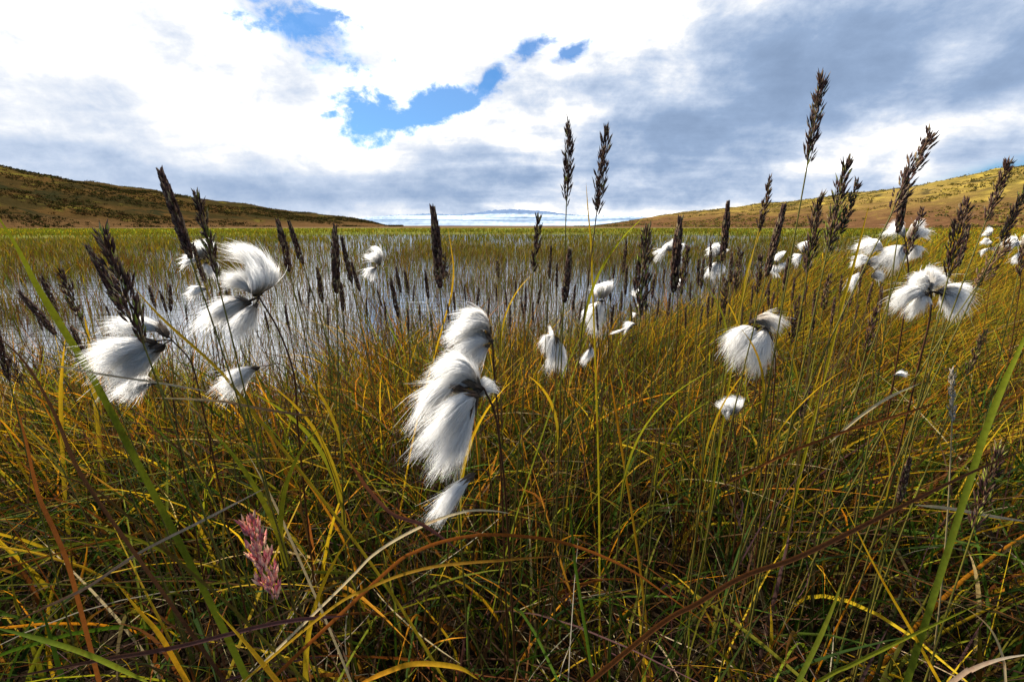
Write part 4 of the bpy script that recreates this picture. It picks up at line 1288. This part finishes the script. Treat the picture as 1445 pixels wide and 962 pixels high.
BL = [
    ('long yellow green blade leaning right across the pond at the left edge', [(-6, 300), (26, 352), (52, 402), (86, 458), (130, 530), (188, 640)], 0.42, 0.0085, 'deep', 'lime', -1),
    ('bent dark brown stem curving down from the left edge', [(-8, 470), (36, 512), (76, 580), (105, 650), (135, 700), (170, 750)], 0.36, 0.0048, 'brown', 'brown', -1),
    ('bright green blade lying across the bottom left corner', [(-10, 884), (60, 902), (130, 925), (215, 965)], [0.34, 0.33, 0.32, 0.31], 0.0048, 'lime', 'green', None),
    ('long arching dark brown blade sweeping across the lower right', [(1470, 624), (1380, 662), (1290, 705), (1200, 750), (1120, 788), (1050, 812), (985, 850), (900, 905)], 0.32, 0.0050, 'rust', 'brown', -1),
    ('pale straw blade arching below the slender cotton tuft', [(720, 724), (690, 720), (654, 722), (600, 740), (533, 778), (480, 830)], 0.38, 0.0036, 'straw', 'straw', -1),
    ('rust brown blade arching wide across the bottom centre', [(1005, 885), (940, 838), (880, 798), (796, 765), (712, 754), (654, 757), (590, 776), (530, 820)], 0.36, 0.0046, 'rust', 'rust', -1),
    ('thin rusty blade arching under the wide rust brown one', [(815, 783), (760, 786), (712, 790), (608, 800), (524, 828), (440, 880)], 0.35, 0.0034, 'gold', 'rust', -1),
    ('reddish blade curling down to the right beside the biggest cotton', [(484, 636), (502, 664), (520, 690), (554, 725), (600, 742), (652, 780)], 0.37, 0.0042, 'purple', 'rust', None),
    ('orange blade arching at the bottom edge, left of centre', [(675, 958), (645, 941), (587, 936), (545, 948), (500, 968)], 0.33, 0.0050, 'orange', 'gold', None),
    ('golden straight blade slanting down right in the lower right grass', [(1188, 706), (1239, 807), (1287, 891), (1322, 955)], [0.40, 0.40, 0.40, 0.41], 0.0036, 'gold', 'gold', -1),
    ('olive blade rising right across the golden slanting one', [(1385, 850), (1320, 880), (1261, 908), (1200, 938), (1147, 966)], 0.38, 0.0044, 'olive', 'lime', -1),
    ('wide green blade leaning out over the right edge', [(1470, 420), (1440, 490), (1417, 540), (1390, 610), (1368, 680)], 0.40, 0.0072, 'deep', 'lime', -1),
    ('broad green blade standing at the bottom right of centre', [(1192, 810), (1174, 860), (1155, 904), (1125, 966)], 0.35, 0.0052, 'green', 'olive', -1),
    ('shiny straw stem running out at the right edge', [(1460, 737), (1400, 728), (1340, 717), (1290, 712)], 0.45, 0.0028, 'straw', 'grey', None),
    ('gold blade slanting from pond to grass right of the windblown cluster', [(186, 402), (212, 432), (240, 460), (300, 514), (340, 560)], 0.46, 0.0046, 'olive', 'gold', -1),
    ('short gold blade upright left of the windblown cluster', [(119, 446), (124, 470), (128, 496), (132, 540)], 0.90, 0.0100, 'deep', 'gold', -1),
    ('thin yellow blade right of the tall black cylindrical spike', [(632, 322), (637, 352), (640, 384), (636, 420), (626, 456)], 0.80, 0.0044, 'gold', 'gold', -1),
    ('white dry stalk crossing under the windblown cotton', [(30, 510), (90, 518), (150, 529), (230, 541), (300, 553)], 0.41, 0.0017, 'grey', 'straw', None),
    ('dry brown stalk crossing below the cone shaped tuft', [(215, 561), (270, 563), (320, 567), (390, 580), (470, 590)], 0.44, 0.0024, 'rust', 'straw', None),
    ('upright green leaf left of the broad cotton pair', [(1226, 290), (1216, 330), (1204, 376), (1190, 424), (1176, 480)], 0.66, 0.0056, 'lime', 'gold', -1),
    ('needle thin leaf rising between the tall feathery pair', [(827, 258), (830, 300), (834, 345), (836, 400)], 0.60, 0.0036, 'lime', 'gold', -1),
    ('orange tipped blade upright in the grass at centre right', [(860, 526), (866, 560), (872, 600), (880, 650)], 0.55, 0.0042, 'olive', 'orange', -1),
    ('olive stem slanting from left edge grass to the pink seed head', [(40, 655), (125, 686), (175, 723), (234, 777), (318, 848), (360, 890)], 0.38, 0.0034, 'olive', 'brown', -1),
    ('rusty brown blade running down the left side', [(20, 560), (36, 620), (54, 698), (78, 752), (100, 810), (138, 955)], 0.36, 0.0044, 'rust', 'rust', -1),
    ('purple brown stalk nearly level along the bottom left', [(-10, 960), (146, 930), (251, 912), (393, 878), (490, 868)], [0.32, 0.33, 0.34, 0.35, 0.36], 0.0030, 'purple', 'brown', None),
    ('grey dry stalk slanting up right across the lower left', [(-8, 892), (60, 858), (125, 827), (196, 780), (290, 732), (375, 688)], [0.34, 0.35, 0.36, 0.37, 0.39, 0.41], 0.0022, 'grey', 'rust', None),
    ('green leaf hanging straight down at the bottom centre right', [(802, 690), (806, 740), (811, 794), (818, 840)], 0.40, 0.0042, 'green', 'green', -1),
    ('orange blade pointing up left at the bottom left', [(166, 824), (196, 861), (226, 896), (262, 958)], 0.34, 0.0046, 'orange', 'gold', -1),
    ('orange blade leaving the bottom edge under the pink seed head', [(306, 862), (343, 903), (372, 938), (395, 966)], 0.33, 0.0050, 'orange', 'gold', -1),
    ('straw stick standing diagonally above the pink seed head', [(350, 640), (372, 680), (392, 720), (412, 765)], 0.46, 0.0034, 'straw', 'straw', -1),
    ('tall gold blade crossing the sunken cotton plant', [(852, 400), (838, 440), (812, 490), (790, 540), (770, 600)], 0.62, 0.0042, 'lime', 'olive', -1),
    ('yellow blade leaning right above the drooping cotton', [(1076, 318), (1064, 352), (1052, 392), (1046, 430)], 0.72, 0.0052, 'lime', 'gold', -1),
    ('long rusty stalk rising right through the golden grass', [(1345, 560), (1280, 582), (1200, 606), (1110, 640), (1010, 690)], 0.46, 0.0026, 'rust', 'rust', None),
    ('straw blade rising right in the middle of the right grass', [(1300, 540), (1255, 560), (1210, 590), (1170, 625)], 0.47, 0.0040, 'straw', 'straw', None),
    ('gold pointed blade upright at the left below dark spikes', [(92, 478), (88, 520), (86, 560), (88, 620)], 0.80, 0.0090, 'deep', 'gold', -1),
    ('pale thin arc of dry stalk at the lower right corner', [(1330, 846), (1370, 862), (1400, 890), (1416, 930), (1420, 970)], 0.38, 0.0016, 'straw', 'straw', -1),
    ('grey brown curled stalk at the bottom right corner', [(1455, 922), (1410, 930), (1370, 945), (1335, 968)], 0.33, 0.0042, 'rust', 'grey', -1),
]
for lab, pts, dep, w, c0, c1, rt in BL:
    dry = 'straw' in (c0, c1) or 'grey' in (c0, c1)
    blade(lab, pts, dep, w * (0.66 if w > 0.003 else 1.0), c0, c1, rt, mat=M_DEAD if dry else None, kind='dry_stalk' if dry else 'grass_blade', cat='dry stalk' if dry else 'grass blade')
